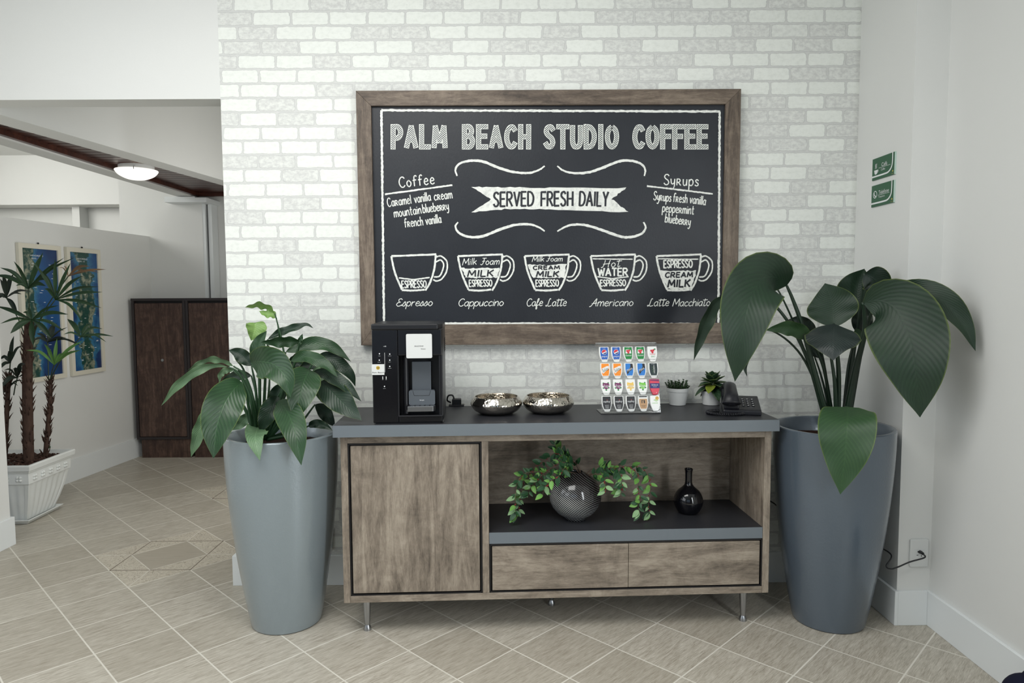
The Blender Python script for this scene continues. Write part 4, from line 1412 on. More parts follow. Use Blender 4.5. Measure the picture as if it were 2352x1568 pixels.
# wedge base: low at the front, higher at the back
bo = [(-0.095, 0.0), (-0.095, 0.020), (-0.085, 0.026), (0.075, 0.062), (0.092, 0.058), (0.098, 0.0)]
MB().prism(bo, F2, -0.090, 0.070).build('base', PHM, TP, bevel=0.005)
def keytop(y):
    return 0.026 + (y + 0.085) / 0.16 * 0.036
for r_ in range(4):
    for c_ in range(3):
        y = -0.045 + r_ * 0.024
        x = -0.002 + c_ * 0.021
        k = MB().box(-0.006, 0.006, -0.0045, 0.0045, 0.0, 0.003)
        o = k.build('key', PHM, TP, bevel=0.001)
        o.location = (x, y, keytop(y) - 0.0004)
        o.rotation_euler = (math.atan(0.036 / 0.16), 0, 0)
        dgt = MB().box(-0.0032, 0.0032, -0.0022, 0.0022, 0.0028, 0.0036)
        dgt.build('digit', WINK, o)
m = MB()
put_text(m, 'intelbras', 0.028, -0.066, 0.026, 0.0045, lambda a, c, d: (a, c, keytop(c) + d), 0.0006)
m.build('lettering', plain('grey_print', lin(120, 122, 128), 0.5), TP)
MB().box(-0.088, -0.022, -0.09, 0.085, 0.024, 0.05).build('cradle', PHM, TP, bevel=0.006)
# handset along the left side: two cups and a bowed grip
pts = catmull([(-0.058, -0.122, 0.054), (-0.058, -0.098, 0.086), (-0.058, -0.02, 0.110), (-0.058, 0.05, 0.112), (-0.058, 0.108, 0.084)], 8)
m = MB()
n = len(pts)
ring = []
for i, p in enumerate(pts):
    t = (pts[min(i + 1, n - 1)] - pts[max(i - 1, 0)]).normalized()
    up = Vector((1, 0, 0)).cross(t)
    e = abs(i / (n - 1) - 0.5) * 2
    hw, hh = 0.026 + 0.012 * e ** 2, 0.015 + 0.007 * e ** 2
    ring.append([p + Vector((1, 0, 0)) * hw * math.cos(2 * math.pi * k / 14) * (1 if abs(math.cos(2 * math.pi * k / 14)) < .8 else 1.05) + up * hh * math.sin(2 * math.pi * k / 14) for k in range(14)])
vs = [p for r_ in ring for p in r_]
fs = [(i * 14 + k, i * 14 + (k + 1) % 14, (i + 1) * 14 + (k + 1) % 14, (i + 1) * 14 + k) for i in range(n - 1) for k in range(14)] + [tuple(range(13, -1, -1)), tuple((n - 1) * 14 + k for k in range(14))]
m.add(vs, fs)
for y in (-0.088, 0.078):
    m.lathe([(0.022, 0.040), (0.032, 0.046), (0.033, 0.066), (0.030, 0.092), (0.0001, 0.100)], (-0.058, y, 0), 20)
m.build('handset', PHM, TP, smooth=True)
# coiled cord lying in a loop
def cord():
    cen = PZ(1667, 951, TOPZ)
    c_, s_ = math.cos(math.radians(14)), math.sin(math.radians(14))
    dx, dy = cen.x - 1.045, cen.y + 0.292
    lx, ly = c_ * dx - s_ * dy, s_ * dx + c_ * dy
    m = MB()
    path = []
    N = 900
    for i in range(N + 1):
        t = i / N
        a = math.radians(100) + t * math.radians(330)
        wx, wy = 0.080 * math.cos(a), 0.052 * math.sin(a)
        X_, Y_ = lx + c_ * wx - s_ * wy, ly + s_ * wx + c_ * wy
        ph = t * 2 * math.pi * 62
        nx, ny = math.cos(a), math.sin(a)
        rx, ry = c_ * nx - s_ * ny, s_ * nx + c_ * ny
        path.append((X_ + rx * 0.0058 * math.cos(ph), Y_ + ry * 0.0058 * math.cos(ph), 0.0082 + 0.0058 * math.sin(ph)))
    m.tube(path, 0.0021, 5)
    m.build('coiled_cord', PHM, TP, smooth=True)
cord()

# ================================================================ on the shelf
def stripe_mat():
    t = NT('striped_ceramic', 0.12, 0.5)
    x, y, z = t.xyz(t.obj())
    d = t.m('ADD', t.m('MULTIPLY', x, 0.55), t.m('MULTIPLY', z, 0.83))
    d = t.m('ADD', d, t.m('MULTIPLY', t.m('SUBTRACT', t.noise(t.obj(), 4, 2), 0.5), 0.02))
    q = t.m('FRACT', t.m('MULTIPLY', d, 140.0))
    band = t.step(t.m('ABSOLUTE', t.m('SUBTRACT', q, 0.5)), 0.30, 0.38)
    fade = t.m('SUBTRACT', 1.0, t.step(d, 0.045, 0.145))
    c = t.mix(t.m('MULTIPLY', band, t.m('ADD', 0.12, t.m('MULTIPLY', fade, 0.88))), lin(26, 22, 22), lin(200, 204, 206))
    t.set('Base Color', c)
    return t.m_
vp = Vector((0.285, -0.335, SHZ + 0.0008))
m = MB()
Rv, Zv = 0.117, 0.108
prof = [(0.0001, 0.001), (0.045, 0.0)]
for k in range(3, 19):
    a = math.pi * k / 20
    prof.append((Rv * math.sin(a), Zv - 1.0 * Zv * math.cos(a)))
prof = [q for q in prof if q[1] >= 0]
r_, z_ = prof[-1]
prof += [(r_ - 0.002, z_ + 0.004), (r_ - 0.005, z_), (r_ - 0.003, z_ - 0.02), (0.06, z_ - 0.09), (0.0001, z_ - 0.12)]
m.lathe(prof, (0, 0, 0), 64)
va = m.build('round_vase', stripe_mat(), None, smooth=True)
va.location = vp
tag(va, 'round dark vase with fine white slanting stripes on the open shelf', 'vase')
bp_ = Vector((0.812, -0.262, SHZ + 0.0008))
m = MB().lathe([(p.x, max(p.y, 0)) for p in catmull([(0.0001, 0.0, 0), (0.040, 0.0, 0), (0.060, 0.028, 0), (0.066, 0.062, 0), (0.052, 0.098, 0), (0.026, 0.122, 0), (0.0165, 0.140, 0), (0.0160, 0.185, 0), (0.019, 0.203, 0), (0.015, 0.203, 0), (0.012, 0.185, 0), (0.0001, 0.15, 0)], 5)], (0, 0, 0), 48)
bo_ = m.build('bottle_vase', plain('black_glazed_ceramic', lin(12, 13, 18), 0.08, 0.6), None, smooth=True)
bo_.location = bp_
tag(bo_, 'small glossy black bottle vase standing alone on the open shelf', 'vase')

# ---------------------------------------------------------------- berry sprays in the round vase
BL1 = leaf_mat('spray_leaf_dark', lin(24, 58, 36), lin(50, 98, 58), 0.45, 6)
BL2 = leaf_mat('spray_leaf_light', lin(86, 140, 60), lin(128, 176, 92), 0.5, 6)
BL3 = leaf_mat('spray_leaf_pale', lin(110, 150, 104), lin(150, 180, 132), 0.55, 6)
TWIG = plain('brown_twig', lin(104, 84, 70), 0.7)
BERRY = plain('red_berry', lin(122, 30, 34), 0.3)
def c2(cx, cy, y):
    return P(1150 + cx / 6.357, 1000 + cy / 6.357, y)
SPRAYS = (
 ('hanging furthest left, down to the shelf', [(1180, 600), (1090, 548), (830, 548), (640, 532), (390, 540), (270, 630), (222, 820), (215, 1050), (236, 1165)], (-.335, -.42), 20),
 ('arching highest on the left', [(1170, 600), (1130, 430), (950, 310), (860, 285), (780, 258), (600, 400), (480, 480), (400, 590), (330, 720), (300, 880), (262, 1030), (268, 1165)], (-.335, -.36), 24),
 ('short and dense on the left', [(1180, 600), (1050, 430), (900, 390), (740, 470), (580, 600), (520, 660), (440, 760), (400, 860)], (-.335, -.40), 20),
 ('drooping over the left side of the vase', [(1180, 600), (1010, 530), (930, 480), (870, 570), (720, 670), (640, 760), (610, 880)], (-.335, -.485), 16),
 ('upright at the back, reaching the top rail', [(1190, 600), (1080, 400), (960, 330), (860, 250), (805, 180), (790, 110)], (-.33, -.31), 11),
 ('inner of the two on the right', [(1220, 600), (1340, 480), (1560, 430), (1780, 440), (1920, 480), (2000, 590), (2012, 800), (2042, 950), (2005, 1010), (2040, 1165)], (-.335, -.40), 20),
 ('hanging furthest right', [(1220, 600), (1400, 530), (1700, 470), (1950, 450), (2080, 490), (2160, 600), (2182, 750), (2170, 900), (2160, 1050), (2188, 1170)], (-.335, -.37), 20),
 ('short, falling just right of the vase', [(1230, 600), (1400, 560), (1500, 600), (1525, 700), (1530, 820)], (-.335, -.44), 10),
 ('short, in the middle of the right side', [(1225, 600), (1500, 500), (1680, 470), (1755, 590), (1765, 720), (1750, 860)], (-.335, -.42), 17),
)
rs = random.Random(21)
for where, pts, (ya, yb), nl in SPRAYS:
    sp = thing('berry_spray', 'leafy berry spray in the striped vase, ' + where, 'spray', group='berry sprays in the striped vase')
    n = len(pts)
    w3 = catmull([c2(cx, cy, ya + (yb - ya) * min(1, i / (n - 1) * 1.5)) for i, (cx, cy) in enumerate(pts)], 6)
    # the foot of the stem goes down into the vase
    stem = [Vector((vp.x + (w3[0].x - vp.x) * 0.3, vp.y, SHZ + 0.12))] + w3
    MB().tube(stem, [0.0019 - 0.0011 * i / len(stem) for i in range(len(stem))], 6).build('stem', TWIG, sp, smooth=True)
    N = len(w3)
    def grow(nm, i, k):
        t_ = max(0.18, (i + 0.6) / nl)
        q = min(N - 2, int(t_ * (N - 1)))
        base = w3[q]
        tan = (w3[q + 1] - w3[q]).normalized()
        side = tan.cross(Vector((0, -1, 0.2))).normalized() * (1 if i % 2 else -1)
        d = (tan * 0.55 + side * rs.uniform(0.5, 1.1) + Vector((0, rs.uniform(-0.9, 0.25), rs.uniform(-0.25, 0.25)))).normalized()
        m = MB()
        L_ = rs.uniform(0.024, 0.046)
        little_leaf(m, base + d * 0.003, d, Vector((rs.uniform(-.4, .4), -1.0, rs.uniform(0.2, .9))), L_, L_ * rs.uniform(.42, .56), cup=rs.uniform(-.25, .15), n=8)
        m.tube([base, base + d * 0.006], 0.0007, 4)
        mt = (BL1, BL1, BL2)[rs.randrange(3)] if t_ < 0.62 else (BL1, BL2, BL3)[rs.randrange(3)]
        m.build('leaf', mt, sp, smooth=True)
    for i in range(nl):
        grow('leaf', i, 0)
        if i % 3 != 2:
            grow('leaf', i + 0.5, 0)
    for i in range(max(3, nl // 2)):
        q = int((0.3 + 0.68 * rs.random()) * (N - 1))
        o_ = Vector((rs.uniform(-.006, .006), rs.uniform(-.007, -.002), rs.uniform(-.006, .004)))
        MB().sphere(w3[q] + o_, 0.0030, 8, 6).build('berry', BERRY, sp, smooth=True)
# ================================================================ large potted plants
def pot_mat(name, col):
    t = NT(name, 0.3, 0.5, 0.25)
    t.set('Coat Weight', 0.8)
    t.set('Coat Roughness', 0.16)
    t.set('Base Color', col)
    t.bump(t.noise(t.obj(), 95, 3, 0.6), 0.22, 0.003)
    return t.m_


def tall_pot(parent, mat, soil, rt, rb, h):
    pr = [(0.0001, 0.004), (rb - 0.02, 0.0), (rb - 0.004, 0.004), (rb, 0.02)]
    for k in range(1, 13):
        t = k / 12
        r = rb + (rt - rb) * (1 - (1 - t) ** 1.75)
        pr.append((r, 0.02 + (h - 0.03) * t))
    pr += [(rt, h - 0.004), (rt - 0.004, h), (rt - 0.016, h), (rt - 0.022, h - 0.006), (rt - 0.03, h - 0.09), (0.0001, h - 0.095)]
    o = smooth_by_angle(MB().lathe(pr, (0, 0, 0), 96).build('pot', mat, parent), 40)
    m = MB()
    rg = random.Random(5)
    R = rt - 0.03
    n = 40
    vs, fs = [(0, 0, h - 0.055)], []
    for ring in range(1, 7):
        for k in range(n):
            a = 2 * math.pi * k / n
            r = R * ring / 6
            vs.append((r * math.cos(a), r * math.sin(a), h - 0.062 + rg.uniform(-.006, .006)))
    for k in range(n):
        fs.append((0, 1 + k, 1 + (k + 1) % n))
        for ring in range(5):
            b = 1 + ring * n
            fs.append((b + k, b + (k + 1) % n, b + n + (k + 1) % n, b + n + k))
    m.add(vs, fs)
    m.build('soil', soil, parent)
    return o


def blade(mb, pts, width, tw=0.0, fold=0.25, nu=8, nv=26, wave=0.012, peak=0.42, seed=0, base=0.0):
    """leaf blade along midrib PTS (Vectors); TW turns the blade about its midrib (degrees from facing the room)"""
    q = catmull(pts, 12)
    # resample evenly
    L = [0.0]
    for i in range(1, len(q)):
        L.append(L[-1] + (q[i] - q[i - 1]).length)
    tot = L[-1]
    res = []
    j = 0
    for k in range(nv + 1):
        d = tot * k / nv
        while j < len(q) - 2 and L[j + 1] < d:
            j += 1
        t = (d - L[j]) / max(1e-6, L[j + 1] - L[j])
        res.append(q[j].lerp(q[j + 1], min(1, max(0, t))))
    rg = random.Random(seed)
    ph = rg.uniform(0, 6)
    al = peak / (1 - peak) * 1.08
    mx = (peak ** al) * ((1 - peak) ** 1.08)
    vs, fs, uv = [], [], []
    sp = None
    for k in range(nv + 1):
        t = k / nv
        p = res[k]
        T = (res[min(k + 1, nv)] - res[max(k - 1, 0)]).normalized()
        V = (CAM - p).normalized()
        S = T.cross(V)
        if S.length < 0.05 and sp is not None:
            S = sp
        S = (S - T * S.dot(T)).normalized()
        if sp is not None and S.dot(sp) < 0:
            S = -S
        sp = S
        N = S.cross(T)
        a = math.radians(tw)
        S2 = S * math.cos(a) + N * math.sin(a)
        N2 = N * math.cos(a) - S * math.sin(a)
        f = ((max(t, 1e-4) ** al) * (max(1 - t, 0) ** 1.08) / mx) if t < 1 else 0
        f = max(f, base * (1 - t))
        w2 = width * 0.5 * max(f, 0.004)
        for i in range(nu + 1):
            s = i / nu * 2 - 1
            z = fold * abs(s) * w2 + wave * math.sin(ph + t * 19 + (2.0 if s > 0 else 0)) * s * s * f + 0.12 * w2 * (s * s - abs(s))
            vs.append(p + S2 * (w2 * s) + N2 * z)
            uv.append((i / nu, t))
    for k in range(nv):
        for i in range(nu):
            a = k * (nu + 1) + i
            fs.append((a, a + 1, a + nu + 2, a + nu + 1))
    mb.add(vs, fs, uv)


def lily(name, label, cx, cy, potmat, rt, rb, h, conv, leaves, mats, wscale, soil):
    T = thing(name, label, 'potted plant', (cx, cy, 0))
    tall_pot(T, potmat, soil, rt, rb, h)
    off = Vector((cx, cy, 0))
    for n, L in enumerate(leaves):
        pts = [conv(*p) - off for p in L['m']]
        m = MB()
        blade(m, [p + off for p in pts], L['w'] * wscale, L.get('tw', 0), L.get('f', .25), seed=n, peak=L.get('pk', .42), wave=L.get('wv', .006))
        m.v = [tuple(Vector(v) - off) for v in m.v]
        o = m.build('leaf', mats[L.get('c', 0)], T, smooth=True)
        if 's' in L:
            st = [conv(*p) - off for p in L['s']] + [pts[0]]
            w3 = catmull(st, 8)
            r0 = L.get('r', .007)
            mm = MB().tube(w3, [r0 * (1.25 - 0.75 * i / (len(w3) - 1)) for i in range(len(w3))], 8)
            mm.build('stalk', mats[L.get('sc', 3)], o, smooth=True)
    return T


PEAT = NT('dark_peat', 0.95, 0.1)
PEAT.set('Base Color', PEAT.mix(PEAT.noise(PEAT.obj(), 60, 4), lin(18, 14, 13), lin(64, 42, 34)))
PEAT = PEAT.m_
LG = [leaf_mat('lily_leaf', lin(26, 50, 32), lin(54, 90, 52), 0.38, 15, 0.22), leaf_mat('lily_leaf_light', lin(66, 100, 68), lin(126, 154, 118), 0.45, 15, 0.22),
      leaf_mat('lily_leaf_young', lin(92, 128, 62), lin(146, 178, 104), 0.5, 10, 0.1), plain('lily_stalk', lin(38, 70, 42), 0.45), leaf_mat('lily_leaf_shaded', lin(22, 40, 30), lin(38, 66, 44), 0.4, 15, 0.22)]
def c3(cx, cy, y):
    return P(360 + cx / 3.408, 660 + cy / 3.408, y)
SO = (800, 1190, -.37)
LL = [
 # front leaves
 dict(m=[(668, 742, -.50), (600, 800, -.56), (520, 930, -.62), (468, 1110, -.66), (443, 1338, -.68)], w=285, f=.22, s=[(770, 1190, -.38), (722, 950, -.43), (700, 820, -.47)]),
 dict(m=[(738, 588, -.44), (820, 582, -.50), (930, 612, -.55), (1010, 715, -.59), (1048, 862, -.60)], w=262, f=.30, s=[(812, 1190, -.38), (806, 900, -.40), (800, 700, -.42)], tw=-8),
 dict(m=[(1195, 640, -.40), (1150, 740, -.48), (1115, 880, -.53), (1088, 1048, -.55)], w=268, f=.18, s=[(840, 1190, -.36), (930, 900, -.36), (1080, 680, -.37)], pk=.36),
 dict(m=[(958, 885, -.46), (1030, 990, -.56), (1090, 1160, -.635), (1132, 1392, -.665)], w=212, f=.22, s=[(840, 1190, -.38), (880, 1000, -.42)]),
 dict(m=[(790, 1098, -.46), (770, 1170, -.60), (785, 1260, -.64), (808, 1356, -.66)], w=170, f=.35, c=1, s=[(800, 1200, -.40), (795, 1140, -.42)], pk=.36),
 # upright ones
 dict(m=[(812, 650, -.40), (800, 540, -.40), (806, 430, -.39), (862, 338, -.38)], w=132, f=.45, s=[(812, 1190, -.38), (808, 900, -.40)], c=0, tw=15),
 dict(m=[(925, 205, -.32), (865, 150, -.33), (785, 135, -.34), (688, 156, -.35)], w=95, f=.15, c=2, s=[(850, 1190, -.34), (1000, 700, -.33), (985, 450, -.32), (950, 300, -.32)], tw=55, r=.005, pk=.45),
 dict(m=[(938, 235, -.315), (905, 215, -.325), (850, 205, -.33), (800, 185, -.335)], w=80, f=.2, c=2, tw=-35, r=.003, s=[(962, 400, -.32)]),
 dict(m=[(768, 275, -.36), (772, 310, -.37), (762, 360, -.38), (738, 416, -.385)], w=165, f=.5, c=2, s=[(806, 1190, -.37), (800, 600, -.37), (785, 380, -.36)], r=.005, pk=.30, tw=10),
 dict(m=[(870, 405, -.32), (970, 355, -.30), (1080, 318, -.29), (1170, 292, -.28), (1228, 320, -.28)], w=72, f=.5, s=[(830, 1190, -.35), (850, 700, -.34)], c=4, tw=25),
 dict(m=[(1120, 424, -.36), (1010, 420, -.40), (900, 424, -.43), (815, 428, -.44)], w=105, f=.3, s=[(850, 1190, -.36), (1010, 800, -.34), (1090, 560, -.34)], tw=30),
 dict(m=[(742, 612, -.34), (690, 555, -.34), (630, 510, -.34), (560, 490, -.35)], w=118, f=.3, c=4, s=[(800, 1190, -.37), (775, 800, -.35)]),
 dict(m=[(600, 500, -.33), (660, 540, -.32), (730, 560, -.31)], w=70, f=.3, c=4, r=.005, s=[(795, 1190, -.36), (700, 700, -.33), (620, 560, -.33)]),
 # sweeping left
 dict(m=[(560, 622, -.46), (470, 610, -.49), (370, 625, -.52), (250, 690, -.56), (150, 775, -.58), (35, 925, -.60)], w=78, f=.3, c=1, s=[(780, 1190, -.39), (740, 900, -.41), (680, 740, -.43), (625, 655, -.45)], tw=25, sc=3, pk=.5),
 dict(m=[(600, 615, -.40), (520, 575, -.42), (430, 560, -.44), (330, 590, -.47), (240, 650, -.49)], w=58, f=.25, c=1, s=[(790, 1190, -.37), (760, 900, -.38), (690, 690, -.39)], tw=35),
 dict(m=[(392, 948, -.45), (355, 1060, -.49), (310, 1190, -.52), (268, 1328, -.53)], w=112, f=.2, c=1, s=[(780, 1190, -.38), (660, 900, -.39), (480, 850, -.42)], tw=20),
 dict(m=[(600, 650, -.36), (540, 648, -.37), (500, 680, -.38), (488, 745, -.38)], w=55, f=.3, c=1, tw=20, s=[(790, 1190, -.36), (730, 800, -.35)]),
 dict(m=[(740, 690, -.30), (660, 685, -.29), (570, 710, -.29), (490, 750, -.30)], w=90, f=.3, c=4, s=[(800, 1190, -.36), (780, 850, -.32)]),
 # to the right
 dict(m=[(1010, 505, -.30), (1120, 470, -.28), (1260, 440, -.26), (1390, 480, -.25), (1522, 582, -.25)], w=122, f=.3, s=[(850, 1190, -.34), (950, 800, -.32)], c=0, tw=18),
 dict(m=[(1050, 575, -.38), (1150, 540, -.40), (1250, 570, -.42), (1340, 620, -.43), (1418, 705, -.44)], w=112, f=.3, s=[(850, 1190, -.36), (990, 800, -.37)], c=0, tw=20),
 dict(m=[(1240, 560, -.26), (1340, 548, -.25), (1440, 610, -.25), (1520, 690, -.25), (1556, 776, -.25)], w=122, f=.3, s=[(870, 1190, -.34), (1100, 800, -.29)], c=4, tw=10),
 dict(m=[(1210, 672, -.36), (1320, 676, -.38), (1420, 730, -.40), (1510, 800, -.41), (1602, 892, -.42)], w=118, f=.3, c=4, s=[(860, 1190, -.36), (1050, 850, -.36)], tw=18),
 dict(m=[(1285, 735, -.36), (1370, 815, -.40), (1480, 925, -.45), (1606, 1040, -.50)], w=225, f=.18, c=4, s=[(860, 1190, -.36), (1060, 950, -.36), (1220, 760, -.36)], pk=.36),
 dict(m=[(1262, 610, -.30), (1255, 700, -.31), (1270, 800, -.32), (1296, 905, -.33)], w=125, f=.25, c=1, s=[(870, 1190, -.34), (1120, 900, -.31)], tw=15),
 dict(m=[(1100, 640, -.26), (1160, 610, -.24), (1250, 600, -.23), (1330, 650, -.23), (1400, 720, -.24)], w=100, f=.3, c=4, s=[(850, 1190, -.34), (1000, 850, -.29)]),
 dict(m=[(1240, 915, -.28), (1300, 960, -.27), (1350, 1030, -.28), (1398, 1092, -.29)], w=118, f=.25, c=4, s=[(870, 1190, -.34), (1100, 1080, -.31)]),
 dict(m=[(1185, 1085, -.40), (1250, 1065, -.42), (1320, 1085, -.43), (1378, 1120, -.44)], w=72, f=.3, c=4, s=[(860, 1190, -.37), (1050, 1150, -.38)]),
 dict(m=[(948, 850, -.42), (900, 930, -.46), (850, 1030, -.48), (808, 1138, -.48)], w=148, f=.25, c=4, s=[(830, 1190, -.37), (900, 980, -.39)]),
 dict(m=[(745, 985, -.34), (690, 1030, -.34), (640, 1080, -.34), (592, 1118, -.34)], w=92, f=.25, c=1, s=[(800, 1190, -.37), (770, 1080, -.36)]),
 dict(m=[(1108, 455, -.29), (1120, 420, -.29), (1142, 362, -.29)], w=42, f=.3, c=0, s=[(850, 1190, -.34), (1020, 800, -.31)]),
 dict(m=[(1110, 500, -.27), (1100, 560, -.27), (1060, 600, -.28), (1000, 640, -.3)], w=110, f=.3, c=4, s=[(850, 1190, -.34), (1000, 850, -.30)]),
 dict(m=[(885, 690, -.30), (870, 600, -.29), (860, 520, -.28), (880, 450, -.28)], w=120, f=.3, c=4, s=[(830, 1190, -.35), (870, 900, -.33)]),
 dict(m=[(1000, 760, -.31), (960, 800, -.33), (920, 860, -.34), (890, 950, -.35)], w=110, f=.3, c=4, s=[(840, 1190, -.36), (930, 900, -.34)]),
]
PXM = 0.97 / 3.408 * 2.9 / 1570
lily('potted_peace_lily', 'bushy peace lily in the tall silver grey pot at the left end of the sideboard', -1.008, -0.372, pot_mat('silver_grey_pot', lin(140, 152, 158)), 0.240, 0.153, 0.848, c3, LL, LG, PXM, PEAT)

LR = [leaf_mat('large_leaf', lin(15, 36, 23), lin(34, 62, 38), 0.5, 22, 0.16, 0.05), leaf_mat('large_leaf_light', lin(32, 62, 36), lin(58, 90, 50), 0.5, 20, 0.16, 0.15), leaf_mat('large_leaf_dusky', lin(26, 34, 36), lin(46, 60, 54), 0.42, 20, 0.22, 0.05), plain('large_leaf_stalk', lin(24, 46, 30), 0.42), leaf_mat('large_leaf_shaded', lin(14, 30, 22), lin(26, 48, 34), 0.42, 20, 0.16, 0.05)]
def c4(cx, cy, y):
    return P(1560 + cx / 2.703, 580 + cy / 2.703, y)
RL = [
 dict(m=[(668, 205, -.44), (600, 150, -.50), (515, 165, -.56), (440, 290, -.62), (398, 460, -.65), (368, 640, -.65), (346, 800, -.63)], w=345, f=.20, s=[(915, 1010, -.40), (830, 700, -.41), (755, 430, -.42), (705, 290, -.43)], r=.011, pk=.40, wv=.008),
 dict(m=[(560, 160, -.42), (500, 180, -.40), (400, 220, -.37), (320, 260, -.34)], w=60, f=.3, c=4, r=.005, s=[(905, 1010, -.37), (760, 560, -.36), (640, 280, -.40)]),
 dict(m=[(300, 262, -.33), (225, 320, -.33), (165, 440, -.33), (120, 560, -.33), (90, 670, -.33)], w=92, f=.35, c=0, tw=25, s=[(900, 1010, -.36), (780, 620, -.30), (615, 350, -.26), (450, 250, -.29)], r=.008),
 dict(m=[(1130, 420, -.30), (1112, 300, -.29), (1120, 190, -.29), (1150, 100, -.31)], w=250, f=.55, c=0, s=[(1025, 1010, -.36), (1055, 700, -.33), (1100, 520, -.31)], r=.009, pk=.56, tw=10),
 dict(m=[(1150, 130, -.37), (1215, 170, -.38), (1232, 230, -.38), (1220, 310, -.38)], w=180, f=.3, c=4, pk=.35, r=.006, s=[(1030, 1010, -.37), (1090, 600, -.34), (1135, 250, -.35)]),
 dict(m=[(968, 462, -.46), (957, 380, -.44), (940, 290, -.43), (905, 190, -.42)], w=305, f=.22, c=0, s=[(985, 1010, -.40), (990, 750, -.42), (975, 560, -.45)], r=.010, pk=.42),
 dict(m=[(960, 440, -.48), (955, 500, -.55), (952, 580, -.60), (956, 668, -.62)], w=325, f=-.25, c=2, pk=.38, s=[(975, 1010, -.41), (965, 800, -.43), (940, 600, -.44)], r=.008),
 dict(m=[(1225, 305, -.44), (1320, 258, -.52), (1440, 240, -.60), (1560, 255, -.66), (1670, 330, -.70), (1770, 450, -.73), (1840, 612, -.75)], w=150, f=.35, c=0, tw=20, s=[(1055, 1010, -.38), (1120, 650, -.38), (1175, 430, -.39)], r=.010, pk=.5),
 dict(m=[(1140, 312, -.52), (1250, 300, -.56), (1350, 360, -.62), (1425, 520, -.68), (1470, 740, -.72), (1495, 1022, -.72)], w=430, f=.20, c=0, s=[(1040, 1010, -.40), (1090, 750, -.43), (1150, 500, -.47), (1150, 380, -.50)], r=.013, pk=.40, tw=-6, wv=.008),
 dict(m=[(1045, 958, -.55), (1042, 1060, -.67), (1030, 1250, -.70), (1000, 1500, -.70)], w=318, f=.20, c=1, s=[(1010, 1040, -.40), (1025, 970, -.46)], pk=.36, r=.009, wv=.008),
 dict(m=[(825, 545, -.42), (740, 480, -.43), (640, 462, -.44), (536, 482, -.45)], w=110, f=.25, c=1, s=[(950, 1010, -.38), (905, 750, -.38), (860, 620, -.40)], tw=25),
 dict(m=[(850, 490, -.34), (780, 440, -.33), (730, 420, -.33), (670, 420, -.33)], w=80, f=.25, c=4, s=[(940, 1010, -.36), (900, 700, -.33)]),
 dict(m=[(1110, 500, -.34), (1130, 440, -.33), (1150, 380, -.33), (1170, 320, -.34)], w=130, f=.3, c=4, s=[(1030, 1010, -.37), (1070, 700, -.34)]),
 dict(m=[(450, 560, -.42), (425, 640, -.41), (408, 710, -.41), (422, 770, -.41)], w=38, f=.3, c=4, r=.005, s=[(930, 1010, -.37), (760, 640, -.36), (560, 480, -.39)]),
 dict(m=[(800, 540, -.35), (830, 600, -.36), (870, 640, -.37), (900, 650, -.38)], w=70, f=.3, c=4, r=.005, s=[(940, 1010, -.37), (880, 760, -.35)]),
 dict(m=[(1100, 470, -.38), (1110, 520, -.40), (1080, 540, -.42), (1060, 545, -.43)], w=60, f=.3, c=1, r=.005, s=[(1030, 1010, -.38), (1080, 700, -.37)]),
]
PXM4 = 1 / 2.703 * 2.8 / 1570
lily('potted_broadleaf_plant', 'large broad-leaved plant in the tall dark grey pot at the right end of the sideboard', 1.405, -0.395, pot_mat('graphite_pot', lin(88, 100, 112)), 0.246, 0.153, 0.868, c4, RL, LR, PXM4, PEAT)

# ================================================================ palm in the fluted planter
PLX, PLY = -3.240, 1.075
WPL = NT('white_planter_plastic', 0.5, 0.4)
WPL.set('Base Color', WPL.mix(WPL.noise(WPL.obj(), 9, 4), lin(228, 231, 230), lin(212, 215, 211)))
WPL = WPL.m_
PT = thing('potted_palm', 'slender lady palm in a white fluted square planter beside the framed pictures', 'potted plant', (PLX, PLY, 0), 0.03)
HZ = 0.40
m = MB()
def sq_ring(hs, z, flute=0.0, n=60):
    """square ring with rounded corners; flute = depth of the vertical flutes"""
    out = []
    per = 4 * n // 4
    for side in range(4):
        for k in range(n // 4):
            t = k / (n // 4) * 2 - 1
            f = flute * (0.5 + 0.5 * math.cos(t * math.pi * 7)) if abs(t) < 0.86 else 0
            a, b_ = t * hs, hs - f
            c, s = ((1, 0), (0, 1), (-1, 0), (0, -1))[side]
            out.append((c * a + s * b_, s * a - c * b_, z))
    return out
rings = []
NS = 224
rings.append(sq_ring(0.10, 0.022, 0, NS))
for hs, z, fl in ((0.135, 0.022, 0.0), (0.140, 0.03, 0.004), (0.165, 0.10, 0.006), (0.188, 0.18, 0.006), (0.202, 0.25, 0.005), (0.207, 0.272, 0.0), (0.214, 0.276, 0), (0.216, 0.345, 0), (0.223, 0.349, 0), (0.226, 0.36, 0), (0.234, 0.364, 0), (0.238, 0.392, 0), (0.234, HZ, 0), (0.222, HZ, 0), (0.214, 0.375, 0), (0.205, 0.36, 0)):
    rings.append(sq_ring(hs, z, fl, NS))
rings.append(sq_ring(0.02, 0.36, 0, NS))
vs = [p for r in rings for p in r]
fs = [(i * NS + k, i * NS + (k + 1) % NS, (i + 1) * NS + (k + 1) % NS, (i + 1) * NS + k) for i in range(len(rings) - 1) for k in range(NS)]
fs += [tuple(range(NS)), tuple((len(rings) - 1) * NS + k for k in range(NS))]
m.add(vs, fs)
pl_ = smooth_by_angle(m.build('planter', WPL, PT), 32)
m = MB()
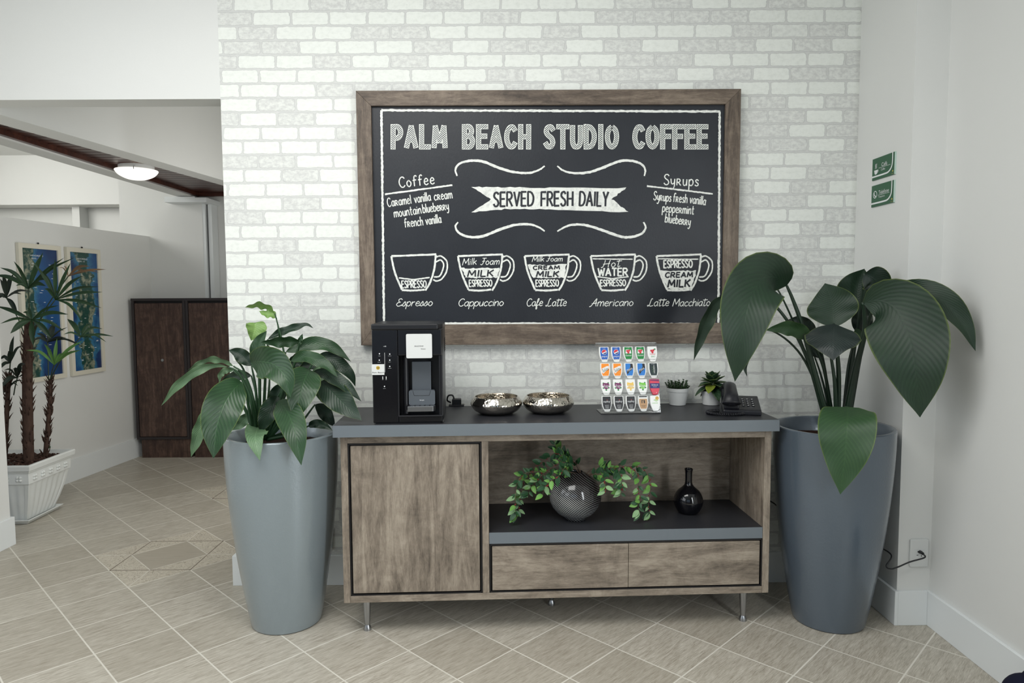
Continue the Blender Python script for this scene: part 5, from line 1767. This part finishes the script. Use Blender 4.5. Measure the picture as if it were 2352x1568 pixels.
for side in range(4):
    c, s = ((1, 0), (0, 1), (-1, 0), (0, -1))[side]
    for k in range(5 if side in (0, 1) else 0):
        m = MB()
        t = (-2 + k) * 0.078
        cen = Vector((c * t + s * 0.2155, s * t - c * 0.2155, 0.31))
        ax, nz_ = Vector((c, s, 0)), Vector((s, -c, 0))
        for q in range(4):
            a = math.pi / 4 + q * math.pi / 2
            cc = cen + ax * 0.013 * math.cos(a) + Vector((0, 0, 0.013 * math.sin(a)))
            m.sphere(cc, 0.010, 8, 5)
        m.build('rosette', WPL, pl_, smooth=True)
m = MB()
rings = [sq_ring(h_, z, 0, 40) for h_, z in ((0.10, 0.002), (0.145, 0.002), (0.172, 0.03), (0.176, 0.03), (0.176, 0.034), (0.166, 0.034), (0.142, 0.010), (0.10, 0.008))]
m.add([p for r in rings for p in r], [(i * 40 + k, i * 40 + (k + 1) % 40, (i + 1) * 40 + (k + 1) % 40, (i + 1) * 40 + k) for i in range(7) for k in range(40)] + [tuple(range(40)), tuple(280 + k for k in range(40))])
m.build('saucer', WPL, PT)
CHIP = NT('brown_bark_chips', 0.9, 0.2)
CHIP.set('Base Color', CHIP.mix(CHIP.noise(CHIP.obj(), 26, 2), lin(34, 25, 24), lin(92, 68, 58)))
CHIP = CHIP.m_
rg = random.Random(4)
m = MB()
for k in range(420):
    x, y = rg.uniform(-.2, .2), rg.uniform(-.2, .2)
    z = 0.362 + 0.03 * (1 - max(abs(x), abs(y)) / .2) + rg.uniform(0, .012)
    a, L_, W_ = rg.uniform(0, 6.28), rg.uniform(.010, .024), rg.uniform(.005, .010)
    ti = rg.uniform(-.5, .5)
    ex_, ey_ = Vector((math.cos(a), math.sin(a), ti)), Vector((-math.sin(a), math.cos(a), rg.uniform(-.4, .4)))
    c = Vector((x, y, z))
    q = [c + ex_ * L_ * i + ey_ * W_ * j + Vector((0, 0, kk)) for i in (-1, 1) for j in (-1, 1) for kk in (0, .005)]
    m.add(q, [(0, 1, 3, 2), (4, 6, 7, 5), (0, 4, 5, 1), (2, 3, 7, 6), (0, 2, 6, 4), (1, 5, 7, 3)])
ch = m.build('bark_chips', CHIP, PT)
ch['kind'] = 'stuff'
TRUNK = NT('fibrous_palm_trunk', 0.95, 0.1)
TRUNK.set('Base Color', TRUNK.mix(TRUNK.noise(TRUNK.map(TRUNK.obj(), sc=(1, 1, .25)), 60, 4), lin(32, 25, 25), lin(92, 72, 62)))
TRUNK = TRUNK.m_
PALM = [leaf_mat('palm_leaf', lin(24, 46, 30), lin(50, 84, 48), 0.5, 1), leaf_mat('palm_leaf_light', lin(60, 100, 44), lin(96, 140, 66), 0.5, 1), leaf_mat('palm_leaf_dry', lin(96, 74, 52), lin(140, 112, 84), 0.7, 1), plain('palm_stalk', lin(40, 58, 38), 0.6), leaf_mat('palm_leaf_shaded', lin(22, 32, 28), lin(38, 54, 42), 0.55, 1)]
INV = Matrix.Rotation(-0.03, 4, 'Z')
def pw(p):
    return INV @ (p - Vector((PLX, PLY, 0)))
def c5(cx, cy, y):
    return P(cx / 4.752, 570 + cy / 4.752, y)
def uv5(u, v):
    return u * 4.752, (v - 570) * 4.752
def trunk(pts, r, seed):
    q = catmull([pw(P(u, v, y)) for u, v, y in pts], 8)
    m = MB().tube(q, [r * (1.05 - 0.15 * i / len(q)) for i in range(len(q))], 12)
    g = random.Random(seed)
    for k in range(int(len(q) * 3.2)):
        i = g.randrange(1, len(q) - 1)
        a = g.uniform(0, 6.28)
        d = Vector((math.cos(a), math.sin(a), 0))
        b_ = q[i].lerp(q[i + 1], g.random()) + d * r * 0.85
        m.tube([b_, b_ + d * 0.010 + Vector((0, 0, .018)), b_ + d * g.uniform(.012, .028) + Vector((0, 0, .040))], [0.0055, 0.0035, 0.0007], 5)
    return m.build('trunk', TRUNK, PT, smooth=True)
trunk([(66, 1068, 1.05), (64, 960, 1.06), (63, 860, 1.07), (65, 790, 1.09), (68, 735, 1.11)], 0.030, 1)
trunk([(103, 1062, 1.14), (109, 990, 1.15), (115, 920, 1.16), (116, 870, 1.17)], 0.014, 2)
trunk([(10, 1060, 1.04), (14, 980, 1.05), (18, 900, 1.06), (20, 860, 1.07)], 0.014, 3)
FR = [
 ((310, 440), 1.02, (330, 960), [(470, 45, 62), (150, 140, 46), (0, 210, 52), (210, 250, 40), (705, 100, 36), (820, 98, 34), (560, 355, 40), (500, 410, 60), (-60, 290, 60), (170, 410, 34)], 0),
 ((605, 560), 1.00, (330, 1000), [(600, 110, 46), (770, 158, 44), (905, 295, 52), (1080, 418, 40), (1122, 478, 38), (1110, 652, 46), (905, 795, 44), (430, 225, 46), (345, 120, 34), (480, 440, 44)], 0),
 ((745, 305), 1.06, (340, 1000), [(980, 195, 40), (1162, 230, 30), (1082, 262, 24), (950, 270, 34), (690, 205, 22), (640, 215, 14)], 2),
 ((345, 780), 0.96, (325, 1060), [(-40, 630, 70), (0, 822, 40), (112, 930, 78), (365, 1070, 70), (560, 985, 70), (700, 905, 46), (750, 722, 50), (640, 622, 40), (300, 660, 60), (250, 700, 40)], 0),
 ((880, 970), 1.05, (545, 1430), [(735, 770, 66), (1000, 830, 48), (1122, 880, 36), (1240, 960, 32), (1165, 1026, 24), (1020, 1000, 26), (690, 940, 26)], 0),
 ((592, 1272), 1.00, (548, 1430), [(285, 1112, 40), (480, 1040, 40), (622, 985, 44), (905, 1008, 42), (885, 1108, 38), (700, 1150, 34)], 1),
 ((112, 1252), 1.06, (95, 1560), [(152, 955, 46), (0, 1215, 44), (-10, 1325, 44), (255, 1065, 34), (90, 1120, 60)], 4),
 ((190, 1412), 1.05, (150, 1600), [(40, 1330, 26), (160, 1300, 46), (275, 1262, 62), (372, 1385, 30), (10, 1520, 60), (200, 1340, 40)], 4),
 ((520, 1025), 1.16, (530, 1430), [(740, 860, 26), (725, 978, 26), (620, 820, 80), (830, 1042, 24), (400, 930, 40), (360, 1010, 40), (900, 1070, 26)], 4),
 ((70, 540), 1.16, (300, 1040), [(0, 330, 40), (25, 300, 60), (150, 275, 60), (-40, 560, 60), (240, 500, 30), (190, 700, 60), (330, 470, 40)], 4),
 ((80, 1535), 1.10, (110, 1700), [(0, 1500, 40), (262, 1440, 24), (200, 1500, 22), (10, 1620, 60)], 4),
]
for (hx, hy), y, (sx, sy), tips, c in FR:
    hub = pw(c5(hx, hy, y))
    m = MB()
    g = random.Random(hx)
    for tx, ty, wd in tips:
        dy = g.uniform(-.16, .06)
        tip = c5(tx, ty, y + dy)
        H = c5(hx, hy, y)
        mid = H.lerp(tip, 0.5) + Vector((0, 0, 0.015 + 0.02 * g.random()))
        blade(m, [H, mid, tip], wd * 0.85 / 4.752 * 4.3 / 1570, tw=g.uniform(-40, 40), fold=.45, nu=4, nv=10, wave=0, peak=.5, seed=tx, base=.3)
    m.v = [tuple(pw(Vector(v))) for v in m.v]
    o = m.build('frond', PALM[c], PT, smooth=True)
    st = catmull([pw(c5(sx, sy, 1.14)), pw(c5((sx * .6 + hx * .4) , (sy + hy) / 2 , (1.14 + y) / 2)), hub], 6)
    MB().tube(st, 0.0035, 6).build('stalk', PALM[3], o, smooth=True)
# ================================================================ wall signs, sockets, cables
SGREEN = plain('green_sign_plastic', lin(24, 84, 52), 0.35)
def sign(label, z0, z1, kind):
    # on the side wall x = XR, facing -x; a runs along -y (towards the room)
    y0, y1 = -0.152, -0.336
    F = lambda a, c, d: (XR - d, y0 - a, c)
    W_ = y0 - y1
    H_ = z1 - z0
    s = thing('wall_sign', label, 'sign', (0, 0, 0), group='green signs on the side wall')
    MB().prism([(0, z0), (W_, z0), (W_, z1), (0, z1)], F, 0.0, 0.005).build('plate', SGREEN, s)
    MB().prism([(W_, z0), (W_ + .003, z0), (W_ + .003, z1), (W_, z1)], F, 0.0, 0.006).build('edge', plain('clear_edge', lin(190, 214, 204), 0.2), s)
    m = MB()
    pts = [(0, z0 + H_ * .16), (W_ * .55, z0 + H_ * .16), (W_ * .74, z0 + H_ * .19), (W_ * .86, z0 + H_ * .34), (W_ * .905, z0 + H_ * .55), (W_ * .91, z1)]
    ribbon(m, [(p.x, p.y) for p in catmull([(a, c, 0) for a, c in pts], 6)], 0.0036, F, 0.0056)
    ribbon(m, [(W_ * .30, z0 + H_ * .50), (W_ * .82, z0 + H_ * .50)], 0.0007, F, 0.0056)
    if kind == 'cafe':
        put_text(m, 'Café', W_ * .55, z0 + H_ * .62, W_ * .25, H_ * .17, F, 0.0056)
        put_text(m, 'Coffee', W_ * .50, z0 + H_ * .40, W_ * .18, H_ * .10, F, 0.0056)
        m.prism([(W_ * .09, z0 + H_ * .45), (W_ * .26, z0 + H_ * .45), (W_ * .23, z0 + H_ * .28), (W_ * .17, z0 + H_ * .24), (W_ * .12, z0 + H_ * .28)], F, 0.005, 0.0056)
        ribbon(m, [(W_ * .25, z0 + H_ * .43), (W_ * .29, z0 + H_ * .42), (W_ * .28, z0 + H_ * .34), (W_ * .24, z0 + H_ * .33)], 0.0012, F, 0.0056)
        for q in (.14, .17, .20):
            ribbon(m, [(W_ * q, z0 + H_ * .52), (W_ * (q + .015), z0 + H_ * .60), (W_ * q, z0 + H_ * .66), (W_ * (q + .02), z0 + H_ * .74)], 0.0011, F, 0.0056)
    else:
        put_text(m, 'Telefone', W_ * .56, z0 + H_ * .62, W_ * .46, H_ * .17, F, 0.0056)
        put_text(m, 'Telephone', W_ * .47, z0 + H_ * .40, W_ * .28, H_ * .10, F, 0.0056)
        cx, cz, r = W_ * .17, z0 + H_ * .56, W_ * .082
        ribbon(m, [(cx + r * math.cos(a * .2618), cz + r * math.sin(a * .2618) * 1.0) for a in range(25)], 0.0016, F, 0.0056)
        ribbon(m, [(p.x, p.y) for p in catmull([(cx - r * .45, cz + r * .6, 0), (cx - r * .4, cz, 0), (cx + r * .1, cz - r * .5, 0), (cx + r * .55, cz - r * .5, 0)], 5)], 0.0026, F, 0.0057)
    m.build('sign_print', WINK, s)
    m = MB()
    m.prism(disc(W_ * .93, z0 + H_ * .17, W_ * .022, 12), F, 0.005, 0.0057)
    put_text(m, 'Palm Beach', W_ * .93, z0 + H_ * .06, W_ * .10, H_ * .04, F, 0.0056)
    m.build('gold_emblem', plain('gold_print', lin(190, 170, 84), 0.5), s)
sign('green wall sign with a steaming cup reading Café', 1.957, 2.054, 'cafe')
sign('green wall sign with a handset symbol reading Telefone', 1.836, 1.933, 'fone')

# socket with plug on the jamb, facing the room
def socket(name, label, F, w_, h_, plate, holes, inner=True):
    s = thing(name, label, 'socket')
    MB().prism(rrect(0, w_, 0, h_, 0.007), F, 0.0, 0.009).build('plate', plate, s, bevel=0.002)
    if inner:
        MB().prism(rrect(w_ * .27, w_ * .78, h_ * .32, h_ * .66, 0.002), F, 0.0, 0.0096).build('module', plate, s, bevel=0.0006)
    m = MB()
    for a, c, q, e in holes:
        m.prism([(a - q, c - e), (a + q, c - e), (a + q, c + e), (a - q, c + e)], F, 0.009, 0.0102)
    m.build('slots', BLACKGAP, s)
    return s
sx0, sz0 = P(2086.5, 1300, YJ).x, P(2105, 1300, YJ).z
sx1, sz1 = P(2128.5, 1300, YJ).x, P(2105, 1237, YJ).z
Fj = lambda a, c, d: (sx0 + a, YJ - d, sz0 + c)
w_, h_ = sx1 - sx0, sz1 - sz0
socket('power_socket', 'white wall socket with a black plug in it near the right corner', Fj, w_, h_, WHITEPL, [(w_ * .42, h_ * .56, .0013, .0035), (w_ * .64, h_ * .56, .0013, .0035), (w_ * .40, h_ * .44, .004, .0012), (w_ * .62, h_ * .41, .0013, .0035)])
# plug and power cord behind the right pot to the sideboard
pc = thing('power_lead', 'thin black power cord running from the right wall socket behind the dark grey pot', 'cable')
pl0 = Vector(Fj(w_ * .53, h_ * .555, 0.009))
MB().tube([pl0, pl0 + Vector((0, -.022, 0))], [0.0075, 0.006], 12).build('plug', BLACKSATIN, pc)
e0 = P(1772, 1150, -.10)
cp = [pl0 + Vector((0, -.022, 0)), pl0 + Vector((0.0, -.034, -.012)), P(2090, 1290, YJ - .03), P(2062, 1302, YJ - .03), P(2046, 1306, YJ - .025), P(2036, 1299, YJ - .02), Vector((1.652, -.44, .305)), Vector((1.655, -.30, .30)), Vector((1.64, -.12, .30)), Vector((1.50, -.06, .32)), P(1803, 1196, -.05), P(1793, 1172, -.05), P(1772, 1152, -.06), P(1740, 1145, -.06)]
MB().tube(catmull(cp, 8), 0.0032, 8).build('cable', BLACKSATIN, pc, smooth=True)
# socket hidden behind the left pot
bx = P(762, 1230, 0).x
Fb = lambda a, c, d: (bx - 0.071 + a, -d, 0.185 + c)
socket('power_socket', 'grey wall socket on the brick wall behind the silver grey pot', Fb, 0.075, 0.118, plain('grey_socket_plastic', lin(186, 192, 198), 0.4), [(0.03, .06, .0013, .004), (.045, .06, .0013, .004)])
# socket on the hall partition
px = part_x(1.70)
Fp = lambda a, c, d: (part_x(1.70 + a) + d, 1.685 + a, 0.243 + c)
ps_ = socket('power_socket', 'white wall socket on the hall partition above the planter rim', Fp, 0.075, 0.112, WHITEPL, [(0.035, .034, .0015, .0015), (.043, .034, .0015, .0015), (.039, .040, .0015, .0015)])
MB().prism([(0.030, .070), (.050, .070), (.050, .086), (.030, .086)], Fp, 0.009, 0.0105).build('green_switch', plain('green_switch_plastic', lin(44, 92, 58), 0.4), ps_)

# ================================================================ hall: framed pictures
CREAM = plain('cream_picture_frame', lin(216, 212, 196), 0.5)
def island_mat(name, seed, warm):
    t = NT(name, 0.3, 0.5)
    o = t.map(t.obj(), loc=(seed, seed, seed))
    x, y, z = t.xyz(t.obj())
    n = t.noise(o, 4.5, 7, 0.6, 0.8)
    n2 = t.noise(o, 18, 5, 0.65)
    cy = t.m('ABSOLUTE', t.m('SUBTRACT', y, warm))
    lf = t.m('SUBTRACT', t.m('ADD', t.m('MULTIPLY', n, 0.9), t.m('MULTIPLY', n2, 0.22)), t.m('MULTIPLY', cy, 2.6))
    land = t.step(lf, 0.36, 0.40)
    sea = t.mix(t.step(t.noise(o, 2.2, 3), .35, .65), lin(22, 40, 84), lin(30, 78, 128))
    sea = t.mix(t.step(lf, 0.20, 0.40), sea, lin(58, 118, 150))
    gr = t.mix(t.step(n2, .46, .68), lin(30, 70, 62), lin(150, 154, 132))
    t.set('Base Color', t.mix(land, sea, gr))
    return t.m_
def picture(label, y0, y1, seed, warm):
    z0, z1 = 0.825, 1.83
    t = thing('framed_picture', label, 'picture', (0, 0, 0), group='framed island views on the hall partition')
    Fq = lambda a, c, d: (part_x(a) + d, a, c)
    e = 0.034
    m = MB()
    for q in ((y0, y0 + e, z0, z1), (y1 - e, y1, z0, z1), (y0 + e, y1 - e, z0, z0 + e), (y0 + e, y1 - e, z1 - e, z1)):
        m.prism([(q[0], q[2]), (q[1], q[2]), (q[1], q[3]), (q[0], q[3])], Fq, 0.002, 0.024)
    m.build('frame', CREAM, t)
    im = MB().prism([(y0 + e * .9, z0 + e * .9), (y1 - e * .9, z0 + e * .9), (y1 - e * .9, z1 - e * .9), (y0 + e * .9, z1 - e * .9)], Fq, 0.003, 0.014).build('print', island_mat('aerial_island_print', seed, warm), t)
    m = MB()
    yc = (y0 + y1) / 2
    put_text(m, 'ARVOREDO', y0 + e + .14, z1 - e - .05, .12, .012, Fq, .0145)
    put_text(m, 'BRASIL - SC', y0 + e + .13, z1 - e - .07, .08, .010, Fq, .0145)
    g = random.Random(seed)
    for k in range(26):
        a, c = g.uniform(y0 + .06, y1 - .08), g.uniform(z0 + .1, z1 - .14)
        m.prism([(a, c), (a + g.uniform(.012, .03), c), (a + .02, c + .003), (a, c + .003)], Fq, .014, .0145)
    m.build('caption', WINK, im)
    hk = MB().sphere(Vector(Fq(yc, z1 + .008, .008)), .007, 8, 6)
    hk.build('hanger', BLACKSATIN, t)
picture('tall framed blue aerial view of an island nearer the palm', 1.522, 1.925, 3.0, 1.60)
picture('tall framed blue aerial view of an island farther from the palm, beside the dark cupboards', 1.985, 2.362, 8.0, 2.17)

# ================================================================ hall: dark cupboards
def cupboard(label, x0, x1, seam, knob):
    t = thing('cupboard', label, 'cupboard', (x0, 2.70, 0), group='dark cupboards in the hall')
    W_, D_, Z0, Z1 = x1 - x0, 0.36, 0.17, 1.405
    for q in ((0, .022, 0, D_, Z0, Z1), (W_ - .022, W_, 0, D_, Z0, Z1)):
        MB().box(*q).build('side_panel', DARKF, t)
    MB().box(-.002, W_ + .002, -.004, D_, Z1, Z1 + .022).build('top_panel', DARKF, t)
    MB().box(.022, W_ - .022, 0, D_, Z0, Z0 + .02).build('bottom_panel', DARKF, t)
    MB().box(.02, W_ - .02, 0.03, .05, Z0 + .02, Z1).build('inner_panel', BLACKGAP, t)
    MB().box(.03, W_, 0.02, D_, 0.0, Z0).build('plinth', DARKV, t)
    if seam:
        xm = W_ * .5
        d = MB().box(.026, xm - .001, .006, .026, Z0 + .024, Z1 - .022).build('door', DARKV, t)
        d2 = MB().box(xm + .001, W_ - .026, .006, .026, Z0 + .024, Z1 - .022).build('door', DARKV, t)
        MB().lathe([(.0001, -.006), (.012, -.006), (.013, 0), (.013, .003)], (0, 0, 0), 20).xform(lambda p: Vector((xm + .02 + p.x, .004 + p.z, .88 + p.y))).build('lock', CHROME, d2)
    else:
        MB().box(.026, W_ - .026, .006, .026, Z0 + .024, Z1 - .022).build('door', DARKV, t)
cupboard('dark walnut cupboard in the hall with a small round lock, beside the partition', -3.345, -2.874, True, True)
cupboard('dark walnut cupboard in the hall partly hidden by the brick wall', -2.870, -2.396, True, True)

# ================================================================ hall: ceiling lamp
LMP = thing('ceiling_lamp', 'round glowing glass bowl lamp on the hall timber ceiling strip', 'lamp', (-2.71, 1.70, 2.35), 0)
SHD = NT('opal_glass', 0.3, 0.5, 0.0, (0.95, 0.96, 0.92, 1))
SHD.set('Emission Color', (1.0, 0.97, 0.88, 1))
SHD.set('Emission Strength', 1.1)
m = MB().lathe([(p.x, p.y) for p in catmull([(0.0001, -0.062, 0), (0.06, -0.055, 0), (0.115, -0.030, 0), (0.140, -0.002, 0), (0.142, 0.008, 0), (0.134, 0.008, 0)], 5)] + [(0.0001, 0.008)], (0, 0, 0), 48)
m.build('glass_shade', SHD.m_, LMP, smooth=True)
MB().lathe([(0.0001, 0.005), (0.118, 0.005), (0.118, 0.04), (0.0001, 0.04)], (0, 0, 0), 40).build('base', SKIRT, LMP)
m = MB()
for k in range(3):
    a = k * 2.094 - 1.2
    m.tube([(0.118 * math.cos(a), 0.118 * math.sin(a), 0.02), (0.146 * math.cos(a), 0.146 * math.sin(a), 0.012), (0.146 * math.cos(a), 0.146 * math.sin(a), -0.006)], 0.0025, 6)
m.build('clip', CHROME, LMP)
ld = bpy.data.lights.new('ceiling_lamp_light', 'POINT')
ld.energy, ld.color, ld.shadow_soft_size = 5, (1.0, 0.86, 0.62), 0.05
lo = bpy.data.objects.new('ceiling_lamp_light', ld)
COL.objects.link(lo)
lo.parent = LMP
lo.location = (0, 0, 0.03)

# ================================================================ unidentified dark bag on the floor by the right wall
m = MB()
m.sphere((0, 0, 0.08), 0.085, 28, 18, (.9, 1.0, .94))
m.sphere((0.022, -0.01, 0.125), 0.06, 24, 14, (.85, 1.0, 1.0))
lump = m.build('dark_lump', plain('matte_navy', lin(22, 24, 44), 0.9, 0.2), None, smooth=True)  # stands in for a dark shape that could not be identified
lump.location = (1.733, -1.14, 0)
tag(lump, 'unidentified dark navy bag on the floor by the right wall, cut by the picture corner', 'lump')
